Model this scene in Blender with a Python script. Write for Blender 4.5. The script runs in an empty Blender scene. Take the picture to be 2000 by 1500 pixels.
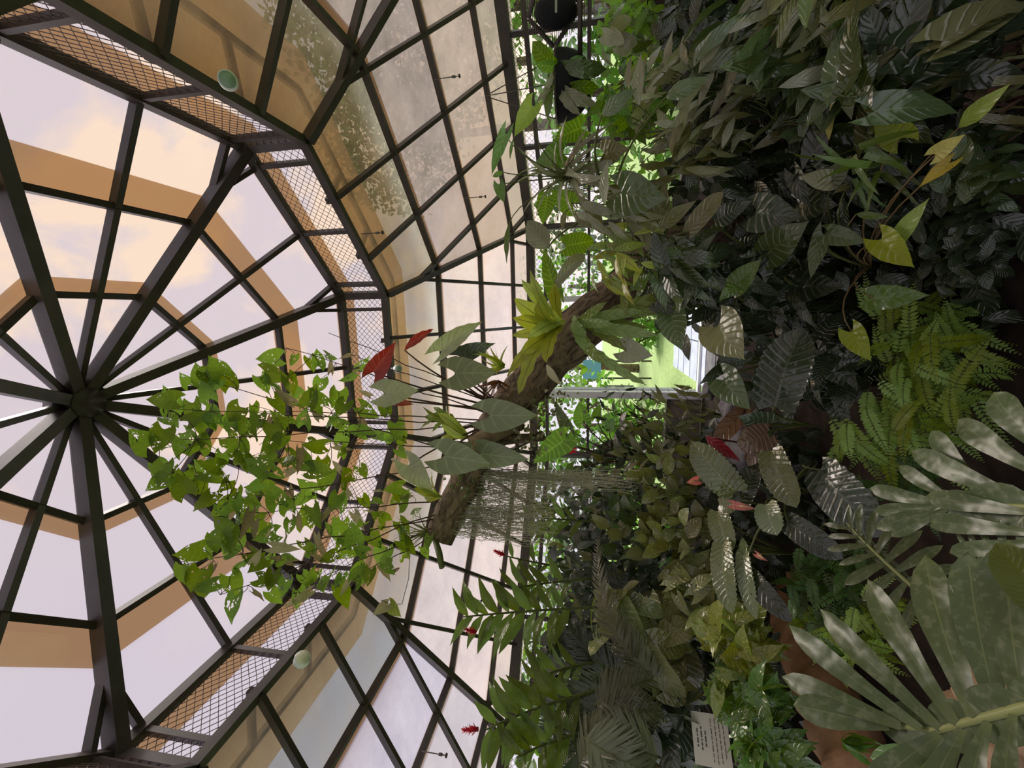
import bpy, math, random
from math import sin, cos, pi, radians
from mathutils import Vector as V, Matrix, noise as NZ
random.seed(7)
C = bpy.context.scene.collection
rnd, uni = random.random, random.uniform
S = 0.92                                  # metres per unit of the survey of the roof
CAM = V((0, 0, 1.61)); TH = 0.186546; RO = 0.00605; FP = 808.3
_f = V((0, cos(TH), sin(TH))); _U = V((0, -sin(TH), cos(TH))); _R = V((1, 0, 0))
RT = _R*cos(RO) + _U*sin(RO); UP = _U*cos(RO) - _R*sin(RO)

def ray(x, y):
    return (_f + RT*((750-y)/FP) - UP*((x-1000)/FP)).normalized()
def at(x, y, r):
    """the point seen at photo position x, y, r metres away"""
    return CAM + ray(x, y)*r
def idir(a):
    """direction in the photo, degrees (0 = photo right = world down, 90 = photo down = world left)"""
    return -UP*cos(radians(a)) - RT*sin(radians(a))

# ------------------------------------------------------------------ mesh builder
class MB:
    def __init__(s): s.v = []; s.f = []; s.uv = []; s.r = []
    def add(s, vs, fs, uvs=None, r=0.5):
        o = len(s.v); s.v += vs; s.uv += uvs if uvs else [(0.5, 0.5)]*len(vs); s.r += [r]*len(vs)
        s.f += [tuple(i+o for i in f) for f in fs]
    def box(s, p, q, w, d, up=None):
        """bar from p to q, w wide, d deep along up"""
        p, q = V(p), V(q); y = (q-p).normalized(); up = V(up) if up else V((0, 0, 1))
        x = y.cross(up)
        if x.length < 1e-4: x = y.cross(V((1, 0, 0)))
        x.normalize(); z = x.cross(y); vs = []
        for b in (p, q):
            for i, j in ((-1, -1), (1, -1), (1, 1), (-1, 1)): vs.append(b + x*(i*w/2) + z*(j*d/2))
        s.add(vs, [(3, 2, 1, 0), (4, 5, 6, 7), (0, 1, 5, 4), (1, 2, 6, 5), (2, 3, 7, 6), (3, 0, 4, 7)])
    def tube(s, pts, rad, n=6, r=0.5, cap=True, rough=0.0):
        pts = [V(p) for p in pts]; m = len(pts)
        if not hasattr(rad, '__len__'): rad = [rad]*m
        vs = []; uvs = []; prev = None; ln = 0
        for i, p in enumerate(pts):
            t = (pts[min(i+1, m-1)] - pts[max(i-1, 0)])
            if t.length < 1e-9: t = V((0, 0, 1))
            t.normalize()
            a = prev - t*prev.dot(t) if prev else t.orthogonal()
            if a.length < 1e-6: a = t.orthogonal()
            a.normalize(); prev = a; b = t.cross(a)
            if i: ln += (p-pts[i-1]).length
            for k in range(n):
                w = 2*pi*k/n; q = rad[i]
                if rough: q *= 1 + rough*NZ.noise(p*9 + V((cos(w)*2, sin(w)*2, 0)))
                vs.append(p + a*(cos(w)*q) + b*(sin(w)*q)); uvs.append((k/n, ln))
        fs = [(i*n+k, i*n+(k+1) % n, (i+1)*n+(k+1) % n, (i+1)*n+k) for i in range(m-1) for k in range(n)]
        if cap: fs += [tuple(range(n-1, -1, -1)), tuple((m-1)*n+k for k in range(n))]
        s.add(vs, fs, uvs, r)
    def quad(s, a, b, c, d, uvs=None):
        s.add([V(a), V(b), V(c), V(d)], [(0, 1, 2, 3)], uvs or [(0, 0), (1, 0), (1, 1), (0, 1)])
    def build(s, name, mat, parent=None, loc=None, smooth=True):
        o0 = V(loc) if loc is not None else (V(parent['_o']) if parent is not None and '_o' in parent else V((0, 0, 0)))
        me = bpy.data.meshes.new(name); me.from_pydata([v-o0 for v in s.v], [], s.f)
        uvl = me.uv_layers.new(name='UVMap'); li = [0]*len(me.loops); me.loops.foreach_get('vertex_index', li)
        fl = [0.0]*(2*len(li))
        for i, k in enumerate(li): fl[2*i], fl[2*i+1] = s.uv[k]
        uvl.data.foreach_set('uv', fl)
        at_ = me.attributes.new('rnd', 'FLOAT', 'POINT'); at_.data.foreach_set('value', s.r)
        if smooth: me.polygons.foreach_set('use_smooth', [True]*len(me.polygons))
        me.materials.append(mat); o = bpy.data.objects.new(name, me); C.objects.link(o)
        if parent is not None: o.parent = parent
        else: o.location = o0
        o['_o'] = list(o0)
        return o

def tag(o, label=None, cat=None, group=None, kind=None):
    if label: o['label'] = label
    if cat: o['category'] = cat
    if group: o['group'] = group
    if kind: o['kind'] = kind
    return o
def thing(name, label, cat, loc, group=None):
    o = bpy.data.objects.new(name, None); C.objects.link(o); o.location = loc; o['_o'] = list(loc); o.empty_display_size = .1
    return tag(o, label, cat, group)
def structure(name, loc=(0, 0, 0), label=None):
    o = bpy.data.objects.new(name, None); C.objects.link(o); o.location = loc; o['_o'] = list(loc); o['kind'] = 'structure'
    if label: o['label'] = label
    return o

# ------------------------------------------------------------------ materials
class NT:
    def __init__(s, name):
        s.m = bpy.data.materials.new(name); s.m.use_nodes = True; s.t = s.m.node_tree; s.t.nodes.clear()
        s.out = s.t.nodes.new('ShaderNodeOutputMaterial')
    def n(s, typ, **kw):
        o = s.t.nodes.new(typ); ins = kw.pop('i', {})
        for k, v in kw.items(): setattr(o, k, v)
        for k, v in ins.items():
            if hasattr(v, 'is_linked') or isinstance(v, bpy.types.NodeSocket): s.t.links.new(v, o.inputs[k])
            else: o.inputs[k].default_value = v
        return o
    def math(s, op, a, b=0.0, c=None):
        i = {0: a, 1: b}
        if c is not None: i[2] = c
        return s.n('ShaderNodeMath', operation=op, i=i).outputs[0]
    def mix(s, f, a, b, bt='MIX'):
        o = s.n('ShaderNodeMix', data_type='RGBA', blend_type=bt)
        for k, v in ((0, f), (6, a), (7, b)):
            if isinstance(v, bpy.types.NodeSocket): s.t.links.new(v, o.inputs[k])
            elif k: o.inputs[k].default_value = (*v[:3], 1)
            else: o.inputs[k].default_value = v
        return o.outputs[2]
    def done(s, sh): s.t.links.new(sh, s.out.inputs[0]); return s.m

def lin(r, g, b): return tuple(((c/255)/12.92 if c <= 10 else ((c/255+.055)/1.055)**2.4) for c in (r, g, b))
def c4(c): return (*c, 1)

def leafmat(name, col, vein=None, vf=8, vk=.9, vs=.5, trans=.3, rough=.38, var=.35, holes=0, mott=None, spec=.5, bump=.25, tcol=None, sharp=5):
    """leaf with midrib, side veins, per-leaf tone, light passing through, optional holes and variegation"""
    t = NT(name); uv = t.n('ShaderNodeUVMap'); sp = t.n('ShaderNodeSeparateXYZ', i={0: uv.outputs[0]})
    s = t.math('ABSOLUTE', t.math('MULTIPLY_ADD', sp.outputs[0], 2, -1)); v = sp.outputs[1]
    ra = t.n('ShaderNodeAttribute', attribute_name='rnd').outputs['Fac']
    ph = t.math('SUBTRACT', t.math('MULTIPLY', v, vf), t.math('MULTIPLY', s, vf*.12*vk*2))
    side = t.math('POWER', t.math('ABSOLUTE', t.math('COSINE', t.math('MULTIPLY', ph, pi))), sharp*4)
    mid = t.math('LESS_THAN', s, .045)
    vm = t.math('MULTIPLY', t.math('MAXIMUM', side, mid), vs)
    tc = t.n('ShaderNodeTexCoord'); nz = t.n('ShaderNodeTexNoise', i={'Vector': tc.outputs['Object'], 'Scale': 14.0, 'Detail': 3.0})
    base = t.mix(vm, col, vein or tuple(min(1, c*1.7+.02) for c in col))
    if mott:
        n2 = t.n('ShaderNodeTexNoise', i={'Vector': tc.outputs['Object'], 'Scale': 75.0, 'Detail': 2.0})
        base = t.mix(t.math('MULTIPLY', t.n('ShaderNodeMapRange', i={0: n2.outputs[0], 1: .52, 2: .66}).outputs[0], .8), base, mott)
    base = t.mix(t.n('ShaderNodeMapRange', i={0: nz.outputs[0], 1: .35, 2: .75, 3: 0, 4: .35}).outputs[0], base, tuple(c*.55 for c in col))
    hs = t.n('ShaderNodeHueSaturation', i={'Hue': t.math('MULTIPLY_ADD', ra, .05, .475), 'Saturation': t.math('MULTIPLY_ADD', ra, -.3, 1.1),
             'Value': t.math('MULTIPLY_ADD', ra, 2*var, 1-var), 'Color': base})
    wv = t.n('ShaderNodeTexNoise', i={'Vector': tc.outputs['Object'], 'Scale': 30.0, 'Detail': 1.0})
    bmp = t.n('ShaderNodeBump', i={'Strength': bump+.15, 'Distance': .006, 'Height': t.math('MULTIPLY_ADD', wv.outputs[0], 1.6, t.math('MAXIMUM', side, mid))})
    p = t.n('ShaderNodeBsdfPrincipled', i={'Base Color': hs.outputs[0], 'Roughness': max(.16, rough-.12), 'Specular IOR Level': spec*1.3, 'Normal': bmp.outputs[0]})
    tcn = t.mix(1.0, hs.outputs[0], tcol or (1.6, 1.75, .7), 'MULTIPLY')
    tr = t.n('ShaderNodeBsdfTranslucent', i={'Color': tcn})
    sh = t.n('ShaderNodeMixShader', i={0: trans, 1: p.outputs[0], 2: tr.outputs[0]}).outputs[0]
    if holes:
        vec = t.n('ShaderNodeVectorMath', operation='MULTIPLY_ADD', i={0: uv.outputs[0], 1: (1, 1, 1)})
        cmb = t.n('ShaderNodeCombineXYZ', i={0: t.math('MULTIPLY', ra, 37), 1: t.math('MULTIPLY', ra, 91)}); t.t.links.new(cmb.outputs[0], vec.inputs[2])
        hn = t.n('ShaderNodeTexNoise', i={'Vector': vec.outputs[0], 'Scale': 9.0, 'Detail': 1.0})
        hn2 = t.n('ShaderNodeTexNoise', i={'Vector': vec.outputs[0], 'Scale': 2.2, 'Detail': 0.0})
        hole = t.math('GREATER_THAN', t.math('ADD', hn.outputs[0], t.math('MULTIPLY', t.math('SUBTRACT', hn2.outputs[0], .5), .9)), holes)
        sh = t.n('ShaderNodeMixShader', i={0: hole, 1: sh, 2: t.n('ShaderNodeBsdfTransparent').outputs[0]}).outputs[0]
    return t.done(sh)

def plain(name, col, rough=.6, metal=0, spec=.5, nscale=0, namt=.35, bump=0, trans=0, col2=None):
    t = NT(name); c = c4(col); i = {'Base Color': c, 'Roughness': rough, 'Metallic': metal, 'Specular IOR Level': spec}
    if nscale:
        tc = t.n('ShaderNodeTexCoord'); nz = t.n('ShaderNodeTexNoise', i={'Vector': tc.outputs['Object'], 'Scale': nscale, 'Detail': 6.0, 'Roughness': .65})
        mr = t.n('ShaderNodeMapRange', i={0: nz.outputs[0], 1: .3, 2: .7})
        i['Base Color'] = t.mix(mr.outputs[0], tuple(x*(1-namt) for x in col), col2 or tuple(min(1, x*(1+namt)) for x in col))
        if bump: i['Normal'] = t.n('ShaderNodeBump', i={'Strength': bump, 'Distance': .02, 'Height': nz.outputs[0]}).outputs[0]
    p = t.n('ShaderNodeBsdfPrincipled', i=i); sh = p.outputs[0]
    if trans: sh = t.n('ShaderNodeMixShader', i={0: trans, 1: sh, 2: t.n('ShaderNodeBsdfTranslucent', i={'Color': c}).outputs[0]}).outputs[0]
    return t.done(sh)

def glassmat(name, tint, haze=0.0, hcol=None, gloss=.04, dirt=0.0, rough=.1):
    """sheet glazing: tinted see-through, part of the light scattered by dust, a little gloss"""
    t = NT(name); tr = t.n('ShaderNodeBsdfTransparent', i={'Color': c4(tint)}).outputs[0]
    if haze:
        h = t.n('ShaderNodeBsdfTranslucent', i={'Color': c4(hcol or tint)}).outputs[0]; f = haze
        if dirt:
            tc = t.n('ShaderNodeTexCoord'); nz = t.n('ShaderNodeTexNoise', i={'Vector': tc.outputs['Object'], 'Scale': 2.3, 'Detail': 8.0, 'Roughness': .7})
            f = t.n('ShaderNodeMapRange', i={0: nz.outputs[0], 1: .3, 2: .7, 3: haze-dirt, 4: haze+dirt}).outputs[0]
        tr = t.n('ShaderNodeMixShader', i={0: f, 1: tr, 2: h}).outputs[0]
    g = t.n('ShaderNodeBsdfGlossy', i={'Color': (1, 1, 1, 1), 'Roughness': rough}).outputs[0]
    return t.done(t.n('ShaderNodeMixShader', i={0: gloss, 1: tr, 2: g}).outputs[0])

# ------------------------------------------------------------------ leaves
PROF = {
 'heart': ([(0, .62), (.1, .93), (.22, 1), (.45, .86), (.7, .5), (.86, .2), (.94, .07), (1, 0)], .3),
 'arrow': ([(0, .5), (.08, .82), (.2, 1), (.45, .8), (.7, .48), (.9, .16), (1, 0)], .42),
 'oval':  ([(0, .06), (.08, .42), (.25, .85), (.45, 1), (.7, .82), (.9, .36), (1, 0)], 0),
 'lance': ([(0, .06), (.12, .5), (.35, 1), (.6, .86), (.82, .42), (1, 0)], 0),
 'strap': ([(0, .3), (.2, .55), (.5, .92), (.72, 1), (.88, .7), (1, 0)], 0),
 'blade': ([(0, 1), (.4, .9), (.8, .45), (1, 0)], 0),
 'oblong': ([(0, .5), (.08, .85), (.3, 1), (.6, .98), (.8, .78), (.93, .38), (1, 0)], .1),
 'round': ([(0, .6), (.1, .9), (.3, 1), (.6, .93), (.85, .58), (.95, .3), (1, 0)], .22),
}
def wid(pr, t):
    for (a, x), (b, y) in zip(pr, pr[1:]):
        if t <= b: return x + (y-x)*(t-a)/(b-a)
    return 0
def leaf(m, base, tip, nrm, W=.6, kind='oval', bend=.08, fold=.12, wave=0, wn=5, nt=9, ns=2, serr=0, sn=14, ribs=0, rn=10, r=None, droop=0, skew=0):
    base, tip = V(base), V(tip); y = tip-base; L = y.length
    if L < 1e-5: return
    y /= L; x = y.cross(V(nrm))
    if x.length < 1e-3: x = y.orthogonal()
    x.normalize(); z = x.cross(y); pr, lobe = PROF[kind]; ph = rnd()*6.3; r = rnd() if r is None else r
    vs = []; uvs = []; k = 2*ns+1
    for i in range(nt+1):
        t = i/nt; w = max(wid(pr, t), .004)*W*L/2
        for j in range(-ns, ns+1):
            s = j/ns; a = abs(s); e = 1.0
            if serr and a == 1: e = 1 - serr*((t*sn) % 1.0)
            Y = t - lobe*a**1.6*(1-t)**4
            Z = bend*4*t*(1-t)*L - droop*t*t*L + fold*a*w + wave*L*sin(wn*6.28*t+ph+(0 if j > 0 else 2.1))*a*a*min(1, 4*t)
            if ribs: Z += ribs*L*cos(6.28*rn*(t-.18*a))*(a**.5)*min(1, (1-t)*4)*min(1, t*5+.3)
            X = s*w*e + skew*L*sin(t*3.0)
            vs.append(base + x*X + y*(Y*L) + z*Z); uvs.append((s*.5+.5, t))
    fs = [(i*k+j, i*k+j+1, (i+1)*k+j+1, (i+1)*k+j) for i in range(nt) for j in range(k-1)]
    m.add(vs, fs, uvs, r)

def nhint(P, cam=1.0, up=.6, jit=.3):
    return (CAM-P).normalized()*cam + V((0, 0, up)) + V((uni(-jit, jit), uni(-jit, jit), uni(-jit, jit)))

def curve(p, q, sag=0.0, n=6, side=None):
    p, q = V(p), V(q); d = side if side is not None else V((0, 0, -1))
    return [p.lerp(q, i/n) + d*(sag*4*(i/n)*(1-i/n)) for i in range(n+1)]
def frond(m, base, tip, nrm, lw, n, droop=.15, kind='blade', lr=.16, ang=60, taper=.8, ms=None, rr=.004, up=.1, jit=.1, r=None):
    """pinnate frond: a rachis and n pairs of leaflets of length lw"""
    base, tip = V(base), V(tip); y0 = (tip-base); L = y0.length; y0 /= L
    x = y0.cross(V(nrm)).normalized(); z = x.cross(y0); r = rnd() if r is None else r
    pt = lambda t: base + y0*(t*L) + z*(L*(droop*2*t*(1-t)*1.2 - droop*t*t))
    if ms: ms.tube([pt(i/8) for i in range(9)], [rr*(1-.7*i/8) for i in range(9)], 4, r)
    for i in range(n):
        t = .06 + .94*(i+.5)/n; P = pt(t); yd = (pt(min(1, t+.03))-pt(t-.03)).normalized()
        ll = lw*(.35+.65*min(1, t*5))*(1-taper*max(0, (t-.45)/.55)**1.4)
        for sg in (-1, 1):
            a = radians(ang*(1-.45*t) + uni(-8, 8)); d = yd*cos(a) + x*(sg*sin(a)) + z*(up+uni(-jit, jit))
            leaf(m, P, P+d*ll, z+x*(-.3*sg), lr, kind, 0.02, .05, nt=3, ns=1, r=min(1, max(0, r+uni(-.15, .15))), droop=.12)
# ------------------------------------------------------------------ materials in use
steel = plain('dark_bronze_steel', lin(72, 63, 61), .42, 0, .5, 6, .3)
wire = plain('galvanised_wire', lin(96, 76, 74), .5)
film = glassmat('bronze_overlap_glass', (.40, .255, .13), .25, (.42, .27, .14), .03)
soff = glassmat('bronze_overhang_glass', (.56, .37, .17), .3, (.56, .37, .18), .03)
clear = glassmat('tinted_roof_glass', (.93, .885, .9), .05, (.9, .85, .86), .03)
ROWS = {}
for key, cols in {'cool': ((.60, .68, .69), (.74, .73, .82), (.72, .69, .72), (.68, .64, .62)), 'pale': ((.72, .74, .68), (.82, .76, .74), (.82, .73, .70), (.72, .64, .58)), 'warm_shaded': ((.62, .61, .5), (.56, .49, .45), (.6, .51, .43), (.56, .5, .4))}.items():
    ROWS[key] = [glassmat('dusty_roof_glass_%s_%s' % (key, 'abcd'[i]), c, (.42, .5, .55, .6)[i]+(.1 if key == 'warm_shaded' and i else 0), c, .03, .2) for i, c in enumerate(tuple(x*(.66 if key == 'warm_shaded' else .76 if key == 'cool' else .78) for x in cc) for cc in cols)]  # tints are dust colour; the tan set is also darkened for tree shade
winglass = glassmat('window_glass', (.97, .98, .97), 0, None, .05, 0, .02)
white = plain('white_aluminium', lin(232, 236, 240), .35, 0, .5)
black = plain('black_shade_cloth', lin(26, 26, 32), .8, 0, .3, 60, .5)
soil = plain('dark_soil', lin(46, 38, 33), .95, 0, .2, 9, .5, .6)
kerbm = plain('weathered_timber', lin(172, 132, 96), .8, 0, .3, 7, .4, .4)
rockm = plain('tan_rock', lin(186, 156, 124), .8, 0, .3, 8, .35, .5)
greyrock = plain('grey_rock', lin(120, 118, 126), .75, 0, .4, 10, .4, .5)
paving = plain('paving_sunlit_tone', lin(205, 214, 236), .6, 0, .4, 4, .2)
lawnm = plain('lawn', lin(178, 204, 138), .9, 0, .2, 25, .3, .3)
stemg = plain('green_stem', lin(92, 100, 52), .5, 0, .4, 20, .25)
stemp = plain('purple_stem', lin(74, 50, 44), .5, 0, .4, 20, .25)
stemt = plain('tan_stem', lin(120, 100, 66), .6, 0, .3, 20, .3)
concrete = plain('low_wall_render', lin(120, 112, 104), .9, 0, .2, 6, .25)
barkt = NT('rough_bark')
_tc = barkt.n('ShaderNodeUVMap'); _mp = barkt.n('ShaderNodeMapping', i={'Vector': _tc.outputs[0], 'Scale': (9, 5, 1)})
_nz = barkt.n('ShaderNodeTexNoise', i={'Vector': _mp.outputs[0], 'Scale': 2.2, 'Detail': 8.0, 'Distortion': 1.2})
_mr = barkt.n('ShaderNodeMapRange', i={0: _nz.outputs[0], 1: .3, 2: .7})
bark = barkt.done(barkt.n('ShaderNodeBsdfPrincipled', i={'Base Color': barkt.mix(_mr.outputs[0], lin(56, 44, 35), lin(150, 128, 106)), 'Roughness': .9,
       'Normal': barkt.n('ShaderNodeBump', i={'Strength': 1.0, 'Distance': .03, 'Height': _nz.outputs[0]}).outputs[0]}).outputs[0])
deadwood = plain('pale_dead_wood', lin(150, 128, 104), .85, 0, .3, 14, .45, .6)
mossm = plain('grey_green_hanging_moss', lin(215, 212, 192), .9, 0, .2, 0, 0, 0, .4)

L = {}
L['vine'] = leafmat('heart_vine_leaf', lin(112, 140, 44), vf=5, vs=.2, trans=.58, rough=.5, var=.28, holes=.735, tcol=(1.25, 1.32, .45))
L['pale'] = leafmat('withered_leaf', lin(172, 160, 128), vf=7, vs=.3, trans=.3, rough=.6, var=.3, tcol=(1.1, 1, .8))
L['ear'] = leafmat('elephant_ear_leaf', lin(122, 128, 98), lin(172, 176, 144), 5, 1.4, .4, .16, .45, .22, sharp=8)
L['red'] = leafmat('red_leaf', lin(150, 40, 34), lin(190, 90, 70), 6, 1, .4, .3, .45, .2, tcol=(1.4, .6, .5))
L['rust'] = leafmat('rust_leaf', lin(122, 72, 38), lin(96, 58, 40), 6, 1, .5, .15, .35, .3, tcol=(1.2, .9, .5))
L['nest'] = leafmat('nest_fern_leaf', lin(172, 180, 76), lin(64, 52, 34), 1, 0, .9, .35, .42, .22, sharp=400)
L['nestd'] = leafmat('nest_fern_older_leaf', lin(140, 160, 84), lin(70, 80, 44), 9, .4, .35, .28, .42, .3)
L['dark'] = leafmat('dark_glossy_leaf', lin(76, 98, 50), lin(120, 132, 84), 7, 1.2, .4, .2, .32, .4, spec=.85)
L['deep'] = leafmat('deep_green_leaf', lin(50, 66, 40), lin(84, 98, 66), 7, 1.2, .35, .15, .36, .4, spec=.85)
L['olive'] = leafmat('olive_leaf', lin(128, 130, 82), lin(150, 150, 106), 7, 1.2, .4, .22, .36, .35, spec=.85)
L['grey'] = leafmat('grey_green_leaf', lin(146, 148, 122), lin(160, 160, 134), 7, 1.1, .35, .2, .34, .35, spec=.85)
L['mid'] = leafmat('mid_green_leaf', lin(96, 124, 48), lin(130, 150, 84), 7, 1.1, .4, .32, .33, .4, spec=.85)
L['lime'] = leafmat('lime_leaf', lin(150, 172, 40), lin(190, 205, 90), 6, 1, .35, .35, .36, .22)
L['yell'] = leafmat('yellow_leaf', lin(206, 186, 52), lin(225, 210, 110), 6, 1, .4, .35, .4, .2)
L['back'] = leafmat('backlit_ear_leaf', lin(110, 150, 40), lin(180, 205, 90), 9, .7, .7, .6, .4, .2, tcol=(1.5, 1.7, .5))
L['ginger'] = leafmat('ginger_leaf', lin(104, 124, 50), lin(120, 150, 70), 14, .8, .25, .4, .36, .4)
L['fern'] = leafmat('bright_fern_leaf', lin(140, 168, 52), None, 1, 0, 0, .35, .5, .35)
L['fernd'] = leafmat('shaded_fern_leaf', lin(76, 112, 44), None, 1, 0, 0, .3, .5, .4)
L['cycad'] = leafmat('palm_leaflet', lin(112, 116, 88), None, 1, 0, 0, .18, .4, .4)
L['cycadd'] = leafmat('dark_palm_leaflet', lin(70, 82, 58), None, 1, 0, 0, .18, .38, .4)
L['rib'] = leafmat('ribbed_leaf', lin(116, 130, 84), lin(160, 166, 120), 12, .6, .45, .18, .26, .3, spec=.85)
L['ribd'] = leafmat('dark_ribbed_leaf', lin(52, 66, 46), lin(98, 110, 84), 11, .7, .4, .14, .3, .3, spec=.85)
L['brown'] = leafmat('brown_leaf', lin(104, 76, 62), lin(140, 110, 92), 8, .8, .4, .12, .28, .3)
L['fore'] = leafmat('split_leaf_blade', lin(80, 98, 56), lin(140, 152, 98), 1, 0, .4, .2, .45, .25, mott=lin(116, 126, 92), spec=.55)
L['pothos'] = leafmat('variegated_leaf', lin(128, 138, 78), lin(150, 150, 96), 7, 1.1, .4, .25, .34, .4, mott=lin(176, 172, 96), spec=.85)
L['syn'] = leafmat('yellow_green_leaf', lin(140, 156, 52), lin(190, 196, 110), 6, 1.1, .5, .3, .34, .35, mott=lin(182, 188, 92), spec=.85)
L['lush'] = leafmat('lush_green_leaf', lin(88, 130, 40), lin(140, 170, 80), 6, 1.1, .4, .3, .3, .4, spec=.85)
L['pink'] = leafmat('pink_flower_bract', lin(232, 120, 116), lin(240, 160, 150), 5, 1, .3, .4, .35, .15, tcol=(1.2, .8, .7))
L['magenta'] = leafmat('red_ginger_bract', lin(214, 30, 66), lin(230, 80, 100), 5, 1, .3, .4, .35, .2, tcol=(1.3, .5, .6))
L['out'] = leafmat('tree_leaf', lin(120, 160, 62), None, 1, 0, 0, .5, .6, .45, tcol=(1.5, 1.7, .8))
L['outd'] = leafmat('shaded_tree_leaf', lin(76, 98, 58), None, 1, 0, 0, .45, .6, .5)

# ------------------------------------------------------------------ the glasshouse
AX, AY, PHI = -0.159525*S, 2.435948*S, 0.216199
zc = lambda z: 1.61 + z*S
ZT = zc(3.8168); RR = [.8326, 1.446, 2.1138]; ZR = [zc(3.425), zc(3.108), zc(2.794)]
R4, Z4, R5, Z5 = 2.1041, zc(2.221), 4.968, zc(1.0)
RV, ZV = 2.9915, zc(2.412)
def cor(R, z, k): a = PHI + k*pi/4; return V((AX + R*S*cos(a), AY + R*S*sin(a), z))
def low(t): return R4+(R5-R4)*t, Z4+(Z5-Z4)*t
def upz(R): return ZT + (ZR[2]-ZT)*R/RR[2]
roof = structure('ceiling', (AX, AY, 0), 'octagonal two-tier glass roof on dark bars')
PR = roof
apex = V((AX, AY, ZT))
def bar(name, p, q, w, d, up, mat=steel, par=PR):
    m = MB(); m.box(p, q, w, d, up); return m.build(name, mat, par, smooth=False)
m = MB(); m.tube([apex+V((0, 0, -.16)), apex+V((0, 0, .05))], [.1, .13], 12); m.build('apex_hub', steel, PR)
TS = [0, .275, .56, .83, 1]
for k in range(8):
    a = PHI+(k+.5)*pi/4; fn = V((cos(a), sin(a), 0)); aa = PHI+k*pi/4; hn = V((cos(aa), sin(aa), 0))
    Zu = V((0, 0, 1))
    bar('hip_rafter', apex-V((0, 0, .05)), cor(RR[2], ZR[2]-.05, k), .072, .1, Zu)
    bar('hip_rafter', cor(R4, Z4-.03, k), cor(R5, Z5-.02, k), .056, .085, Zu)
    bar('vent_post', cor(RR[2], ZR[2], k), cor(R4, Z4, k), .07, .06, hn)
    for R, z in zip(RR[:2], (upz(RR[0]), upz(RR[1]))): bar('purlin', cor(R, z-.02, k), cor(R, z-.02, k+1), .04, .05, Zu)
    bar('eaves_beam', cor(RR[2], ZR[2]-.03, k), cor(RR[2], ZR[2]-.03, k+1), .062, .07, Zu)
    bar('eaves_beam', cor(R4, Z4, k), cor(R4, Z4, k+1), .055, .065, Zu)
    bar('eaves_beam', cor(R5, Z5-.03, k), cor(R5, Z5-.03, k+1), .1, .12, Zu)
    for t in TS[1:4]:
        R, z = low(t); bar('purlin', cor(R, z-.02, k), cor(R, z-.02, k+1), .04, .055, Zu)
    # rafters square to the eaves: upper roof at 0 and +-.65, lower at +-.33, .99, 1.64 units from the middle of the side
    tan_ = cor(1, 0, k+1)-cor(1, 0, k); tan_.normalize(); c8 = cos(pi/8); mid = lambda ap, z: V((AX, AY, z))+fn*(ap*S)
    for off in (0, .65, -.65):
        r0 = abs(off)/math.tan(pi/8); z0 = ZT+(ZR[2]-ZT)*(r0/c8)/RR[2]
        bar('rafter', mid(r0, z0-.02)+tan_*(off*S), mid(RR[2]*c8, ZR[2]-.02)+tan_*(off*S), .038 if off == 0 else .034, .055, Zu)
        bar('vent_bar', mid(RR[2]*c8, ZR[2])+tan_*(off*S), mid(R4*c8, Z4)+tan_*(off*S), .034, .04, fn)
    for off in (.33, -.33, .99, -.99, 1.64, -1.64):
        r0 = max(abs(off)/math.tan(pi/8), R4*c8); z0 = Z4+(Z5-Z4)*(r0/c8-R4)/(R5-R4)
        bar('rafter', mid(r0, z0-.02)+tan_*(off*S), mid(R5*c8, Z5-.02)+tan_*(off*S), .036, .055, Zu)
    # glazing
    m = MB(); m.add([apex, cor(RR[0], upz(RR[0]), k), cor(RR[0], upz(RR[0]), k+1)], [(0, 1, 2)]); m.build('glass_pane', clear, PR, smooth=False)
    for (Ra, Rb) in ((RR[0], RR[1]), (RR[1], RR[2]), (RR[2], RV)):
        m = MB(); m.quad(cor(Ra, upz(Ra)+.015, k), cor(Rb, upz(Rb)+.015, k), cor(Rb, upz(Rb)+.015, k+1), cor(Ra, upz(Ra)+.015, k+1)); m.build('glass_pane', clear, PR, smooth=False)
    for (Ra, Rb) in ((RR[0], .955), (RR[1], 1.685), (RR[2], 2.33)):
        m = MB(); m.quad(cor(Ra, upz(Ra)+.035, k), cor(Rb, upz(Rb)+.035, k), cor(Rb, upz(Rb)+.035, k+1), cor(Ra, upz(Ra)+.035, k+1)); m.build('glass_overlap', film, PR, smooth=False)
    m = MB(); m.quad(cor(R4, Z4+.05, k), cor(RV, ZV-.03, k), cor(RV, ZV-.03, k+1), cor(R4, Z4+.05, k+1)); m.build('overhang_glass', soff, PR, smooth=False)
    Rm, Zm = R4*.42+RV*.58, (Z4+.05)*.42+(ZV-.03)*.58
    bar('overhang_bar', cor(Rm, Zm+.02, k), cor(Rm, Zm+.02, k+1), .05, .03, Zu)
    for off in (.3, -.3): bar('overhang_bar', mid(R4*c8, Z4+.07)+tan_*(off*S), mid(Rm*c8, Zm+.02)+tan_*(off*S), .045, .03, Zu)
    rowm = ROWS['warm_shaded' if k in (6, 7, 0) else 'pale' if k in (1, 2) else 'cool']
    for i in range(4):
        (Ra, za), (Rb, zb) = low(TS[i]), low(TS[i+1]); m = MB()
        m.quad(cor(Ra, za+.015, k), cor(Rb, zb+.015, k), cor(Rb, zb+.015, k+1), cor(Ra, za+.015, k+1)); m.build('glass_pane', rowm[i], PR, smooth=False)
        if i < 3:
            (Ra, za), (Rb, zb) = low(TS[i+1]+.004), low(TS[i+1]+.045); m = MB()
            m.quad(cor(Ra, za+.03, k), cor(Rb, zb+.03, k), cor(Rb, zb+.03, k+1), cor(Ra, za+.03, k+1)); m.build('glass_overlap', film, PR, smooth=False)
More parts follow.
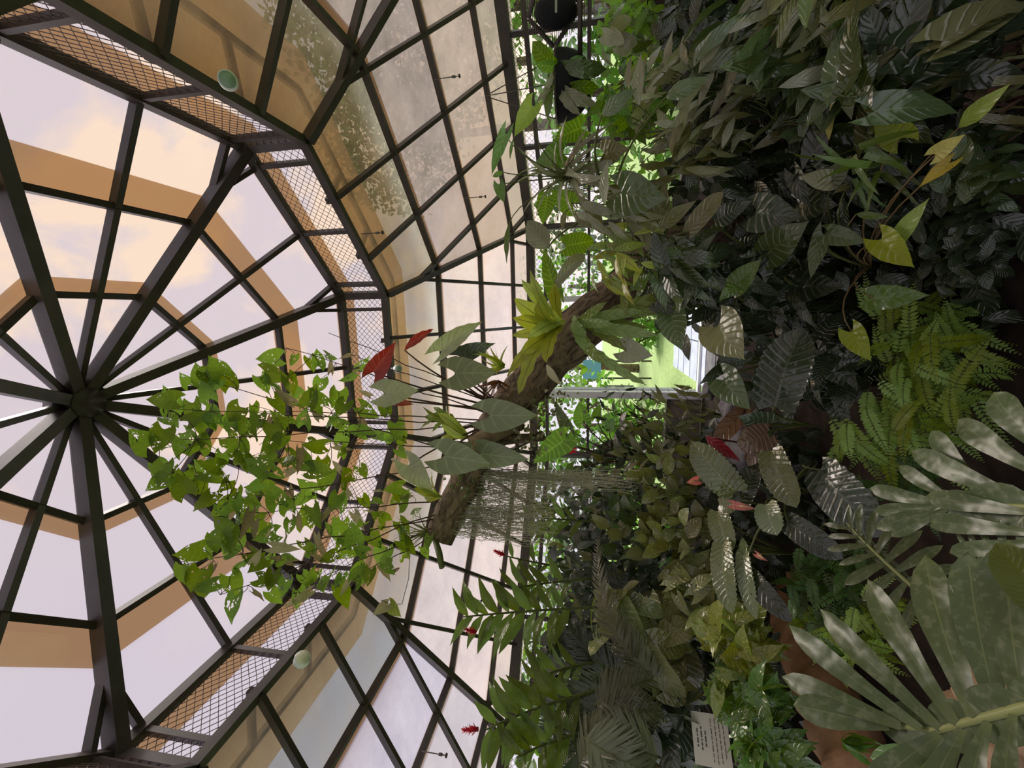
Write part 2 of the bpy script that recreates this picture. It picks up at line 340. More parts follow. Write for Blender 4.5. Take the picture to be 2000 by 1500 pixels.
    (Ra, za), (Rb, zb) = low(1), low(1.09); m = MB(); m.quad(cor(Ra, za+.015, k), cor(Rb, zb+.015, k), cor(Rb, zb+.015, k+1), cor(Ra, za+.015, k+1))
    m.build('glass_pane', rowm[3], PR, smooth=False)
    # chain-link in the vents
    if k in (7, 0, 1, 2, 3, 4):
        for (Ra, za, Rb, zb, pit) in ((RR[2], ZR[2]-.05, R4, Z4+.05, .058), (R5, Z5-.09, R5, Z5-.24, .07)):
            A0, A1, B0 = cor(Ra, za, k), cor(Ra, za, k+1), cor(Rb, zb, k); ex = (A1-A0); W_ = ex.length; ex = ex/W_; ey = B0-A0; ey -= ex*ey.dot(ex); H_ = ey.length; ey = ey/H_
            m = MB(); n = int((W_+H_)/pit)
            for i in range(n):
                for sg in (0, 1):
                    c0 = i*pit; xs = (c0, c0-H_); lo, hi = 0.0, 1.0        # from (c0,0) to (c0-H,H)
                    p0, p1 = [c0, 0.0], [c0-H_, H_]
                    if p0[0] > W_: p0 = [W_, c0-W_]
                    if p1[0] < 0: p1 = [0.0, c0]
                    if p0[1] >= H_ or p1[1] <= 0: continue
                    if sg: p0[0], p1[0] = W_-p0[0], W_-p1[0]
                    m.tube([A0+ex*p0[0]+ey*p0[1], A0+ex*p1[0]+ey*p1[1]], .0024, 3, cap=False)
            m.build('wire_mesh', wire, PR)

# walls: eight window sides, a doorway in one
side_names = ['right', 'far_right', 'far_left', 'left', 'back_left', 'back', 'back_right', 'right_back']
ZH = Z5-.25
for k in range(8):
    nm = side_names[k]; A, B = cor(R5, 0, k), cor(R5, 0, k+1); door = (k == 1); pt = lambda t, z: A.lerp(B, t)+V((0, 0, z)); a = PHI+(k+.5)*pi/4; fn = V((cos(a), sin(a), 0))
    w = structure('wall_'+nm, A); segs = [(0, .30), (.72, 1)] if door else [(0, 1)]
    for (t0, t1) in segs:
        m = MB(); m.box(pt(t0, .22), pt(t1, .22), .12, .44, (0, 0, 1)); m.build('low_wall', concrete, w, smooth=False)
        m = MB(); m.box(pt(t0, .465), pt(t1, .465), .14, .05, (0, 0, 1)); m.build('window_sill', steel, w, smooth=False)
    m = MB(); m.box(pt(0, 0), pt(0, Z5-.05), .08, .08, fn); m.build('corner_post', steel, w, smooth=False)
    m = MB(); m.box(pt(0, ZH), pt(1, ZH), .05, .05, (0, 0, 1)); m.build('window_head', steel, w, smooth=False)
    win = structure('window_%d' % (k+1), A)
    for t in ((.345, .67) if not door else (.3, .72)):
        m = MB(); m.box(pt(t, .0 if door else .45), pt(t, Z5-.08), .05, .055, fn); m.build('mullion', white if door and t > .5 else steel, win, smooth=False)
    for (t0, t1) in segs:
        m = MB(); m.box(pt(t0, 1.64), pt(t1, 1.64), .035, .04, (0, 0, 1)); m.build('window_rail', steel, win, smooth=False)
        m = MB(); m.box(pt(t0+.005, (ZH+.47)/2), pt(t1-.005, (ZH+.47)/2), .006, ZH-.49, (0, 0, 1)); m.build('pane', winglass, win, smooth=False)
# the door leaf, pushed outwards, and the white frame
A, B = cor(R5, 0, 1), cor(R5, 0, 2); a = PHI+1.5*pi/4; fo = V((cos(a), sin(a), 0)); al = (B-A).normalized(); ln = (B-A).length
hj = A+al*(ln*.715); d = structure('door_1', hj)
m = MB(); m.box(hj-fo*.02, hj-fo*.02+V((0, 0, 2.2)), .1, .14, fo); m.build('door_jamb', white, d, smooth=False)
jr = A+al*(ln*.30); m = MB(); m.box(jr, jr+V((0, 0, 2.2)), .08, .12, fo); m.build('door_jamb', white, d, smooth=False)
m = MB(); m.box(jr+V((0, 0, 2.2)), hj+V((0, 0, 2.2)), .1, .08, V((0, 0, 1))); m.build('door_head', white, d, smooth=False)
dv = V((hj.x-CAM.x, hj.y-CAM.y, 0)).normalized(); dv = (dv-al*.045).normalized(); h0 = hj+fo*.08-al*.03
for z0, z1, n0 in ((.03, .13, 0), (2.07, 2.17, 0)):
    m = MB(); m.box(h0+V((0, 0, (z0+z1)/2)), h0+dv*1.0+V((0, 0, (z0+z1)/2)), .07, z1-z0, (0, 0, 1)); m.build('door_rail', white, d, smooth=False)
for s0 in (.04, .96):
    m = MB(); m.box(h0+dv*s0+V((0, 0, .03)), h0+dv*s0+V((0, 0, 2.17)), .07, .09, dv); m.build('door_stile', white, d, smooth=False)
m = MB(); m.box(h0+dv*.08+V((0, 0, 1.1)), h0+dv*.92+V((0, 0, 1.1)), .008, 1.94, (0, 0, 1)); m.build('door_glass', winglass, d, smooth=False)
hb = h0+dv*.9-al*.06; m = MB(); m.tube([h0+dv*.9+V((0, 0, .85)), hb+V((0, 0, .87)), hb+V((0, 0, 1.33)), h0+dv*.9+V((0, 0, 1.35))], .013, 8); m.build('door_handle', plain('grey_handle', lin(120, 120, 125), .4), d)

# ground and beds
def ground(x, y):
    z = 0.0
    for cx, cy, h, r in ((2.3, 2.5, 1.25, .95), (2.2, 1.2, .7, .7), (1.0, 3.6, .3, .8), (-2.6, 3.6, .75, .9), (-1.5, 4.6, .35, .7), (-2.6, 2.2, .35, .8)):
        z += h*math.exp(-((x-cx)**2+(y-cy)**2)/(2*r*r*.5))
    return z + .03*NZ.noise(V((x*2, y*2, 0)))
m = MB(); n = 60; vs = []; fs = []
for i in range(n+1):
    for j in range(17):
        R = R5*.985*j/16*S; q = 2*pi*i/n; oc = cos(pi/8)/cos(((q-PHI) % (pi/4))-pi/8); R *= oc; x, y = AX+R*cos(q), AY+R*sin(q)
        vs.append(V((x, y, ground(x, y)*min(1, (16-j)/3))))
for i in range(n):
    for j in range(16): fs.append((i*17+j, i*17+j+1, (i+1)*17+j+1, (i+1)*17+j))
m.add(vs, fs); tag(m.build('floor', soil), 'dark soil floor of the planted beds', kind='structure')
# ------------------------------------------------------------------ outside
m = MB(); m.box((0, 12, -.16), (0, 60, -.16), 90, .2, (0, 0, 1)); m.box((0, -30, -.16), (0, 12, -.16), 90, .2, (0, 0, 1))
tag(m.build('lawn', lawnm, smooth=False), 'green lawn around the glasshouse', kind='structure')
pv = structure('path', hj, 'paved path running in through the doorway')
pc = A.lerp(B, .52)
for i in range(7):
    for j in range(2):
        c0 = pc + fo*(-.95+i*.46) + al*(-.4+j*.62); m = MB(); m.box(c0-fo*.21+V((0, 0, .0)), c0+fo*.21+V((0, 0, .0)), .6, .05, (0, 0, 1)); m.build('paving_slab', paving if i > 1 else greyrock, pv, smooth=False)  # slab colours paint the light: pale for sunlit stripes, grey for shadow
m = MB(); m.box(pc-fo*.0-al*.75+V((0, 0, .035)), pc+al*.75+V((0, 0, .035)), .09, .05, (0, 0, 1)); m.build('door_sill', white, pv, smooth=False)

def rock(name, label, P, size, mat, group=None, sq=.7):
    m = MB(); n = 14; vs = []; sd = V((uni(0, 50), uni(0, 50), 0)); P = V(P)
    for i in range(n+1):
        for j in range(n*2):
            a, b = pi*i/n, pi*j/n; d = V((sin(a)*cos(b), sin(a)*sin(b), cos(a)*sq)); q = 1 + .35*NZ.noise(d*1.6+sd) + .12*NZ.noise(d*5+sd)
            vs.append(P + d*(size*q))
    k = 2*n; m.add(vs, [(i*k+j, i*k+(j+1) % k, (i+1)*k+(j+1) % k, (i+1)*k+j) for i in range(n) for j in range(k)])
    return tag(m.build(name, mat, None, P), label, 'rock', group)

def tree(label, x, y, h, rad, n, lsz, mat, cat='tree', sq=1.0, name='garden_tree', trunk=True):
    r0 = thing(name, label, cat, (x, y, -.06)); m = MB()
    for _ in range(n):
        d = V((random.gauss(0, 1), random.gauss(0, 1), random.gauss(0, 1))).normalized()*(uni(.55, 1)); lump = 1+.3*NZ.noise(d*2.3+V((x, y, 0)))
        P = V((x, y, h)) + V((d.x, d.y, d.z*sq))*(rad*lump); q = V((uni(-1, 1), uni(-1, 1), uni(-.9, .4))).normalized()
        leaf(m, P, P+q*lsz*uni(.6, 1.2), V((uni(-1, 1), uni(-1, 1), 1)), .6, 'oval', nt=3, ns=1)
    m.build('foliage', mat, r0)
    if trunk:
        m = MB(); m.tube([(x, y, -.1), (x+uni(-.1, .1), y, h*.5), (x, y, h)], [.16, .12, .05], 8, rough=.2); m.build('trunk', bark, r0)
    return r0
def xy(px, r): v = ray(px[0], px[1]); q = math.hypot(v.x, v.y); return v.x/q*r, v.y/q*r
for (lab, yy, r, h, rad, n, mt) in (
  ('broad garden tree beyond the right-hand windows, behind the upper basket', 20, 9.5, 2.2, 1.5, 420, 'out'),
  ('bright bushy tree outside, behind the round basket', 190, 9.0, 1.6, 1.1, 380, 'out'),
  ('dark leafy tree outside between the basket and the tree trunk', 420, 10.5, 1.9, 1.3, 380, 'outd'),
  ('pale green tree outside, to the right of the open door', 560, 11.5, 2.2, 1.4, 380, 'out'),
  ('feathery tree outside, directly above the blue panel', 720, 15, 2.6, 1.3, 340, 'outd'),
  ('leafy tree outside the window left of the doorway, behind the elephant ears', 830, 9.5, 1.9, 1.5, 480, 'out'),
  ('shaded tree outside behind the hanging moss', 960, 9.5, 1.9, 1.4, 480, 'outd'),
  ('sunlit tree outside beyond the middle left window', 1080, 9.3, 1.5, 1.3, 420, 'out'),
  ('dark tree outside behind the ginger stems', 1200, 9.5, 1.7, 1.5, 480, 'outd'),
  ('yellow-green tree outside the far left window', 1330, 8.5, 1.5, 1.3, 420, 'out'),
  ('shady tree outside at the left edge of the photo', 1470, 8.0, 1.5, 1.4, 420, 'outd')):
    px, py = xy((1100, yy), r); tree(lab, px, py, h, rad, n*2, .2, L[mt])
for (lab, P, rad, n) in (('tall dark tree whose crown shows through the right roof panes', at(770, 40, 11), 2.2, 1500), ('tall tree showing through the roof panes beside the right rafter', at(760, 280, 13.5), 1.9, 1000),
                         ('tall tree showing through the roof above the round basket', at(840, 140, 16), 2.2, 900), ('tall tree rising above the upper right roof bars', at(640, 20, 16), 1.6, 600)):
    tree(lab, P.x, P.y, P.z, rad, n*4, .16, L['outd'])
for (lab, yy, r, h, rad) in (('low shrub outside under the right windows', 120, 7.4, .7, .8), ('low shrub outside, right of the strap-leaved epiphyte', 330, 7.8, .9, 1.0), ('low shrub outside beside the door, near the tree trunk', 480, 8.2, .7, .8), ('low shrub outside at the left of the lawn', 850, 8.4, .8, .9),
                             ('low shrub outside behind the left ribbed palms', 1010, 7.4, .8, .9), ('low shrub outside behind the ginger clump', 1180, 7.2, .8, .9), ('low shrub outside at the far left', 1400, 8.6, .8, .9),
                             ('low clipped shrub on the lawn beside the blue panel', 645, 11, .5, .7)):
    px, py = xy((1150, yy), r); tree(lab, px, py, h, rad, 420, .2, L['out' if yy % 20 else 'outd'], 'shrub', .8, 'garden_shrub', False)
q = thing('notice_panel', 'pale blue panel standing on the lawn, seen through the doorway', 'panel', (*xy((1170, 722), 12), -.06))
o = V(q.location); m = MB(); m.box(o+V((-.28, 0, 1.62)), o+V((.28, 0, 1.62)), .05, .5, (0, 0, 1)); m.build('board', plain('pale_blue_board', lin(130, 190, 225), .5), q, smooth=False)
for sx in (-.24, .24):
    m = MB(); m.tube([o+V((sx, .04, 0)), o+V((sx, .04, 1.8))], .025, 6); m.build('leg', steel, q)
# ------------------------------------------------------------------ the leaning dead tree and what grows on it
TR = [V((1.0, 2.75, .1)), V((.95, 2.7, .8)), V((.72, 2.62, 1.25)), at(1215, 580, 2.72), at(1120, 650, 2.62), at(1050, 735, 2.62), at(990, 800, 2.64), at(935, 890, 2.72), at(893, 975, 2.8), at(858, 1052, 2.85)]
pts = []
for i in range(len(TR)-1):
    for j in range(6): pts.append(TR[i].lerp(TR[i+1], j/6))
pts.append(TR[-1]); sm = [pts[0]]+[(pts[i-1]+pts[i]*2+pts[i+1])/4 for i in range(1, len(pts)-1)]+[pts[-1]]
rad = [.2+(.09-.2)*(i/(len(sm)-1))**.9 for i in range(len(sm))]
log = thing('dead_tree_trunk', 'leaning bare tree trunk with rough bark and a hollow end, carrying ferns and climbers', 'tree trunk', TR[0])
m = MB(); m.tube(sm, rad, 18, cap=False, rough=.22); m.build('bark', bark, log)
e, ed = sm[-1], (sm[-1]-sm[-4]).normalized(); m = MB(); m.tube([e, e-ed*.16, e-ed*.17], [.075, .06, .001], 14, cap=False, rough=.2); m.build('hollow', soil, log)
m = MB(); m.tube([at(1015, 822, 2.58), at(975, 840, 2.52), at(920, 868, 2.48)], [.06, .05, .045], 12, rough=.25); m.build('broken_branch', deadwood, log)
m = MB(); m.tube(curve(at(1060, 850, 2.6), at(985, 860, 2.55), .03), [.03]*7, 8, rough=.3); m.build('branch_stub', bark, log)

def leafset(name, label, cat, root, leaves, group=None, pet=stemg, pr=.006, toroot=True):
    """a plant of large separate leaves: each (base px, tip px, r_base, r_tip, width, profile, material, options)"""
    t = thing(name, label, cat, root, group)
    for (bx, by, tx, ty, rb, rt, W, kind, mt, op) in leaves:
        b, q = at(bx, by, rb), at(tx, ty, rt); op = dict(op); nu = op.pop('up', .5); cam = op.pop('cam', 1.0); pet_to = op.pop('to', None)
        m = MB(); leaf(m, b, q, nhint((b+q)/2, cam, nu, .12), W, kind, **{**dict(nt=14, ns=4), **op}); m.build('leaf', L[mt], t)
        if toroot:
            e = V(pet_to) if pet_to is not None else V(root); m = MB(); m.tube(curve(e, b, -.06, 6), [pr*1.3-pr*.6*i/6 for i in range(7)], 6); m.build('stem', pet, t)
    return t
EAR = dict(bend=.05, fold=.1, wave=.008, wn=3)
leafset('elephant_ear', 'large grey-green elephant ear climbing over the middle of the leaning trunk', 'plant', at(1010, 810, 2.6), [
  (889, 729, 970, 727, 2.42, 2.36, .84, 'arrow', 'ear', EAR), (957, 811, 1050, 811, 2.35, 2.3, .74, 'arrow', 'ear', EAR),
  (868, 890, 958, 906, 2.4, 2.34, .78, 'arrow', 'ear', EAR), (938, 886, 1033, 897, 2.45, 2.4, .6, 'arrow', 'ear', EAR),
  (750, 768, 818, 762, 2.5, 2.42, .8, 'arrow', 'grey', dict(bend=.05, fold=.12, wave=.03)), (800, 908, 846, 957, 2.45, 2.42, .75, 'arrow', 'grey', dict(bend=.1, fold=.2, wave=.03)),
  (862, 686, 943, 628, 2.5, 2.55, .4, 'heart', 'grey', dict(bend=.12, fold=.3, wave=.02)), (899, 697, 968, 670, 2.55, 2.5, .5, 'heart', 'deep', dict(bend=.1, fold=.2, wave=.02))], None, stemp)
leafset('red_leaved_climber', 'climber with three dark red leaves rising above the leaning trunk', 'plant', at(990, 800, 2.62), [
  (731, 727, 773, 667, 2.55, 2.5, .55, 'heart', 'red', dict(bend=.1, fold=.5, up=0)), (760, 780, 808, 790, 2.56, 2.5, .36, 'lance', 'red', dict(bend=.1, fold=.4)),
  (790, 684, 848, 642, 2.55, 2.6, .26, 'lance', 'red', dict(bend=.1, fold=.4, wave=.03))], None, stemp)
bn = []
for (tx, ty, rt, W) in ((1001, 620, 2.2, .24), (1035, 528, 2.25, .14), (1018, 545, 2.3, .16), (1004, 583, 2.2, .26), (1084, 553, 2.3, .3), (1050, 590, 2.15, .3), (1016, 694, 2.2, .24), (1012, 772, 2.15, .14), (991, 735, 2.25, .13), (1067, 710, 2.1, .22), (1030, 660, 2.15, .2), (1000, 655, 2.35, .2)):
    bn.append((1098 + uni(-6, 6), 635 + uni(-8, 8), tx, ty, 2.42, rt, W, 'strap', 'nest', dict(bend=.12, fold=.12, wave=.02, wn=5, nt=18, ns=3)))
bn.append((1067, 712, 1098, 754, 2.1, 2.06, .3, 'lance', 'pale', dict(bend=.1, fold=.2)))
t = leafset('birds_nest_fern', 'yellow-green nest fern rosette of wavy strap leaves on the leaning trunk', 'fern', at(1108, 637, 2.5), bn, None, stemg, .004, False)
bn = []
for (tx, ty, rt, W) in ((1312, 571, 2.35, .12), (1258, 606, 2.3, .14), (1145, 652, 2.2, .22), (1286, 655, 2.25, .14), (1252, 690, 2.3, .12), (1262, 752, 2.3, .1), (1180, 712, 2.25, .18), (1200, 632, 2.2, .15), (1185, 590, 2.3, .17), (1265, 640, 2.35, .13), (1150, 690, 2.3, .2), (1325, 600, 2.4, .12)):
    bn.append((1125+uni(-8, 8), 630+uni(-14, 14), tx, ty, 2.5, rt, W, 'strap', 'nestd', dict(bend=.14, fold=.12, wave=.028, wn=7, nt=20, ns=3)))
leafset('birds_nest_fern', 'older green nest fern with long drooping wavy leaves hanging in front of the doorway', 'fern', at(1130, 635, 2.5), bn, None, stemg, .004, False)

# heart-leaved climbers on strings above the trunk
poly = [(285, 880), (290, 820), (345, 760), (415, 700), (520, 760), (560, 655), (640, 690), (700, 690), (740, 760), (800, 830), (835, 960), (850, 1060), (760, 1110), (700, 1140), (590, 1160), (450, 1180), (350, 1110), (400, 1040), (360, 980), (310, 940)]
def inside(x, y, pl):
    c = False
    for (x1, y1), (x2, y2) in zip(pl, pl[1:]+pl[:1]):
        if (y1 > y) != (y2 > y) and x < (x2-x1)*(y-y1)/(y2-y1)+x1: c = not c
    return c
def vine(label, pl, n, strings, r0, r1, Ls=(.075, .145), mat='vine', name='heart_leaved_vine', pale=0, root=(880, 980, 2.8)):
    rt = at(*root); t = thing(name, label, 'vine', rt); m, mp, ms = MB(), MB(), MB(); nodes = []
    for (x0, y0, x1, y1, ra, rb) in strings:
        c = curve(at(x0, y0, ra), at(x1, y1, rb), .02, 10); c = [p+V((uni(-.01, .01), uni(-.01, .01), 0)) for p in c]
        q = MB(); q.tube(c, [.005-.003*i/10 for i in range(11)], 5); q.build('stem', stemp, t); nodes += c
    k = 0; xs = [p[0] for p in pl]; ys = [p[1] for p in pl]; done = []
    while k < n:
        x, y = uni(min(xs), max(xs)), uni(min(ys), max(ys))
        if not inside(x, y, pl): continue
        if any((x-a)**2+(y-b)**2 < 22**2 for a, b in done) and rnd() < .85: continue
        done.append((x, y)); P = at(x, y, uni(r0, r1)); q = (idir(random.gauss(150, 75))*.9 + V((0, 0, -.55)) + V((uni(-.4, .4), uni(-.4, .4), 0))).normalized(); l = uni(*Ls)
        mm = mp if rnd() < pale*(x/700) else m
        leaf(mm, P, P+q*l, nhint(P, 1, -.1, .7), uni(.72, .95) if mm is m else .4, 'heart', .04, uni(.05, .35), .02, 2, 9, 3, droop=uni(0, .15))
        nd = min(nodes, key=lambda a: (a-P).length)
        if (nd-P).length < .5: ms.tube(curve(nd, P, .02, 4), .0018, 4, cap=False)
        k += 1
    m.build('foliage', L[mat], t)
    if mp.v: mp.build('withered_foliage', L['pale'], t)
    if ms.v: ms.build('leaf_stalks', stemp, t)['kind'] = 'stuff'
    return t
vine('bright heart-leaved vine climbing high into the dome, nearest its hub, with insect-eaten leaves', [p for p in [(285, 880), (290, 820), (345, 760), (415, 700), (470, 740), (500, 900), (470, 1020), (400, 1000), (310, 940)]], 54,
     [(985, 830, 300, 860, 2.7, 2.9), (985, 830, 330, 800, 2.7, 2.9), (930, 900, 400, 740, 2.75, 2.9), (930, 900, 380, 985, 2.75, 2.95)], 2.75, 3.05)
vine('heart-leaved vine of the middle of the climbing mass, in front of the upper roof ring', [(480, 760), (560, 655), (640, 690), (700, 690), (740, 760), (800, 830), (780, 930), (640, 930), (500, 950)], 72,
     [(985, 820, 560, 680, 2.65, 2.8), (985, 820, 480, 800, 2.65, 2.85), (940, 880, 560, 860, 2.7, 2.85), (1000, 800, 640, 650, 2.62, 2.75), (1000, 800, 700, 700, 2.6, 2.7)], 2.6, 2.95, pale=.15)
vine('heart-leaved vine hanging lowest to the left, towards the roof corner with the vent post', [(480, 960), (640, 940), (790, 940), (850, 1060), (760, 1110), (700, 1140), (590, 1160), (450, 1180), (350, 1110), (400, 1040)], 100,
     [(880, 990, 430, 1165, 2.8, 2.9), (870, 1010, 350, 1100, 2.8, 2.95), (880, 980, 480, 1000, 2.8, 2.9), (870, 1020, 590, 1140, 2.8, 2.85), (870, 1030, 700, 1120, 2.82, 2.8)], 2.6, 2.95, pale=.35)
t = thing('vine_tendril', 'thin looping tendril with two young leaves hanging below the corner of the roof vent', 'vine', at(800, 1085, 2.8))
m = MB(); m.tube([at(800, 1085, 2.8), at(798, 1130, 2.75), at(785, 1180, 2.7), at(760, 1180, 2.7), at(745, 1172, 2.7)], .002, 5); m.build('stem', stemp, t)
for (a, b, c_, d, mt) in ((757, 1182, 728, 1202, 'pale'), (762, 1180, 784, 1205, 'syn'), (770, 1120, 782, 1108, 'rust')):
    m = MB(); p, q = at(a, b, 2.7), at(c_, d, 2.68); leaf(m, p, q, nhint(p), .8, 'heart', .05, .2, nt=9, ns=3); m.build('leaf', L[mt], t)

# small epiphytes
def tuft(name, label, cat, P, n, ln, W, mat, axis=None, spread=1.0, kind='blade', group=None, droop=.25, wave=0, lmin=.6):
    t = thing(name, label, cat, P, group); m = MB(); ax = V(axis or (0, 0, 1)).normalized()
    for _ in range(n):
        d = (ax + V((uni(-1, 1), uni(-1, 1), uni(-1, 1)))*spread).normalized(); l = ln*uni(lmin, 1)
        leaf(m, P, P+d*l, nhint(P, .7, .8, .5), W*uni(.8, 1.2), kind, .1, .2, wave, 4, 8, 2, droop=droop*uni(.3, 1.3))
    m.build('foliage', L[mat], t); return t
tuft('bromeliad', 'small bromeliad rosette on the trunk beside the nest fern', 'plant', at(985, 715, 2.5), 16, .2, .14, 'nest', idir(190), 1)
tuft('bromeliad', 'brown-tipped bromeliad tuft under the largest elephant ear', 'plant', at(975, 745, 2.52), 18, .16, .12, 'rust', idir(100), 1.1)
tuft('strap_fern', 'yellow-green strap fern sprouting at the broken branch of the trunk', 'fern', at(915, 855, 2.55), 9, .26, .26, 'nest', idir(215), .55, 'strap', wave=.02)
tuft('strap_fern', 'small green strap fern above the ear leaves, beside the trunk middle', 'fern', at(880, 815, 2.6), 9, .2, .2, 'nestd', idir(185), .6, 'strap', wave=.02)
tuft('strap_fern', 'green strap fern on the upper side of the trunk near its hollow end', 'fern', at(862, 970, 2.72), 12, .2, .22, 'nest', idir(195), .7, 'strap', wave=.02)
tuft('grass_tuft', 'dense tuft of thin grassy leaves at the hollow end of the trunk', 'plant', at(838, 1040, 2.78), 34, .28, .035, 'olive', idir(180), .8)
def creeper(label, P, n, sz, sp, mat):
    t = thing('button_creeper', label, 'creeper', P); m = MB()
    for _ in range(n):
        Q = P + V((random.gauss(0, sp), random.gauss(0, sp), random.gauss(0, sp))); d = V((uni(-1, 1), uni(-1, 1), uni(-1.2, .3))).normalized(); leaf(m, Q, Q+d*sz*uni(.7, 1.2), nhint(Q, .6, .4, .8), .75, 'oval', nt=4, ns=1)
    m.build('foliage', L[mat], t)
creeper('small-leaved creeper hanging under the trunk above the doorway', at(1065, 790, 2.55), 150, .03, .07, 'olive')
creeper('small-leaved creeper wrapping the narrow part of the trunk', at(912, 945, 2.72), 150, .026, .06, 'mid')
creeper('small-leaved creeper on the underside of the trunk beneath the ear leaves', at(1030, 850, 2.55), 110, .03, .06, 'olive')
t = thing('cactus', 'short green cactus stem sticking out of the hollow trunk end', 'cactus', at(850, 1052, 2.78)); m = MB(); m.tube([at(848, 1048, 2.8), at(858, 1080, 2.72), at(863, 1108, 2.66)], [.017, .02, .017], 8, rough=.1); m.build('stem', stemg, t)
def moss(label, pts, n, ln, sp):
    t = thing('hanging_moss', label, 'moss', pts[0]); m = MB()
    for _ in range(n):
        i = uni(0, len(pts)-1.001); p = pts[int(i)].lerp(pts[int(i)+1], i % 1) + V((random.gauss(0, sp), random.gauss(0, sp), 0)); l = ln*uni(.45, 1); k = 12; c = [p]
        for j in range(k): c.append(c[-1] + V((uni(-.012, .012), uni(-.012, .012), -l/k)))
        m.tube(c, .0014, 3, cap=False)
        for q in c[2:]:
            for _2 in range(2): d = V((uni(-1, 1), uni(-1, 1), uni(-1, .3)))*.02; m.tube([q, q+d], .0009, 3, cap=False)
    o = m.build('strands', mossm, t); o['kind'] = 'stuff'
moss('long grey moss curtain hanging from the trunk, the one reaching furthest down', [at(945, 918, 2.68), at(940, 935, 2.68)], 90, .95, .022)
moss('thin moss strands hanging under the middle of the narrow trunk', [at(930, 945, 2.72), at(915, 985, 2.74)], 70, .55, .02)
moss('grey moss curtain hanging from the hollow end of the trunk', [at(900, 985, 2.78), at(890, 1040, 2.8)], 130, .62, .02)
moss('small tangle of grey moss caught in front of the nest fern', [at(1250, 595, 2.35), at(1285, 590, 2.35)], 30, .12, .03)
# ------------------------------------------------------------------ planted masses
def patch(name, label, cat, c, rr, r, dr, n, Ls, W, kind, mat, ang=0, spread=35, group=None, pet=stemg, bulge=.25, up=.6, cam=.9, jit=.8, leafop=None, stems=4, root=None, tow=.25, alt=None, pr=.0022, part='foliage'):
    """one plant: n leaves filling an ellipse of the view, r metres away, with its stems and stalks"""
    cx, cy = c; rx, ry = rr; rt = V(root) if root is not None else at(cx+rx*.9, cy, r+dr*.8+.1)
    rt.z = max(rt.z, .03); t = thing(name, label, cat, rt, group); m, ma, ms = MB(), MB(), MB(); nodes = [rt]
    op = dict(bend=.07, fold=.14, wave=.012, wn=3, nt=8, ns=2, droop=.12); op.update(leafop or {})
    for i in range(stems):
        a = uni(0, 6.28); q = uni(.3, .9); e = at(cx+rx*q*cos(a), cy+ry*q*sin(a), r+dr*.6); cv = curve(rt, e, -.05, 7); nodes += cv[1:]
        b = MB(); b.tube(cv, [.007-.004*j/7 for j in range(8)], 5); b.build('stem', pet, t)
    k = 0; tries = 0
    while k < n and tries < n*6:
        tries += 1; a = uni(0, 6.28); q = math.sqrt(rnd()); x, y = cx+rx*q*cos(a), cy+ry*q*sin(a)
        P = at(x, y, r + uni(-dr, dr) - bulge*(1-q*q)); l = uni(*Ls)
        d = (idir(random.gauss(ang, spread)) + (CAM-P).normalized()*(tow+uni(-.35, .35))).normalized(); T = P+d*l
        if min(P.z, T.z) < .03: continue
        leaf(ma if alt and rnd() < alt[1] else m, P, T, nhint(P, cam, up, jit), W*uni(.82, 1.15), kind, **op); k += 1
        nd = min(nodes, key=lambda w_: (w_-P).length_squared); dd = nd-P
        if dd.length > .22: dd = dd.normalized()*.22
        ms.tube([P, P+dd*.5+V((0, 0, -.015)), P+dd], pr, 4, cap=False)
    if m.v: m.build(part, L[mat], t)
    if ma.v: ma.build(part, L[alt[0]], t)
    if ms.v: q = ms.build('leaf_stalks', pet, t); q['kind'] = 'stuff'
    return t
# filling growth added to keep the depths behind the named plants dark
def undergrowth(label, spots, mat, sz):
    m = MB()
    for (x, y, rx, ry, r, dr, n) in spots:
        for _ in range(n):
            a = uni(0, 6.28); q = math.sqrt(rnd()); P = at(x+rx*q*cos(a), y+ry*q*sin(a), r+uni(-dr, dr)); d = (idir(uni(-70, 70)) + V((uni(-.5, .5), uni(-.5, .5), uni(-.3, .3)))).normalized()
            if P.z < .06: continue
            leaf(m, P, P+d*sz*uni(.6, 1.3), nhint(P, .8, .6, .6), uni(.35, .65), 'lance', nt=4, ns=1)
    tag(m.build('undergrowth', L[mat]), label, 'undergrowth', None, 'stuff')
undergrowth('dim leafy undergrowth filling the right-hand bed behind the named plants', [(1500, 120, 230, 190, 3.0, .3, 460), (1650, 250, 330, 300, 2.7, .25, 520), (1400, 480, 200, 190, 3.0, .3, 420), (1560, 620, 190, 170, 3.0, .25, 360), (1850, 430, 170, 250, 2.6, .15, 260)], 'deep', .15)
undergrowth('dim leafy undergrowth filling the left-hand bed behind the named plants', [(1300, 1000, 190, 190, 4.4, .4, 560), (1250, 1300, 200, 220, 4.2, .4, 620), (1480, 950, 130, 150, 3.7, .3, 240), (1480, 1300, 120, 220, 3.8, .3, 300), (1170, 1050, 110, 160, 4.8, .3, 320), (1130, 1350, 90, 180, 4.7, .3, 300)], 'deep', .15)

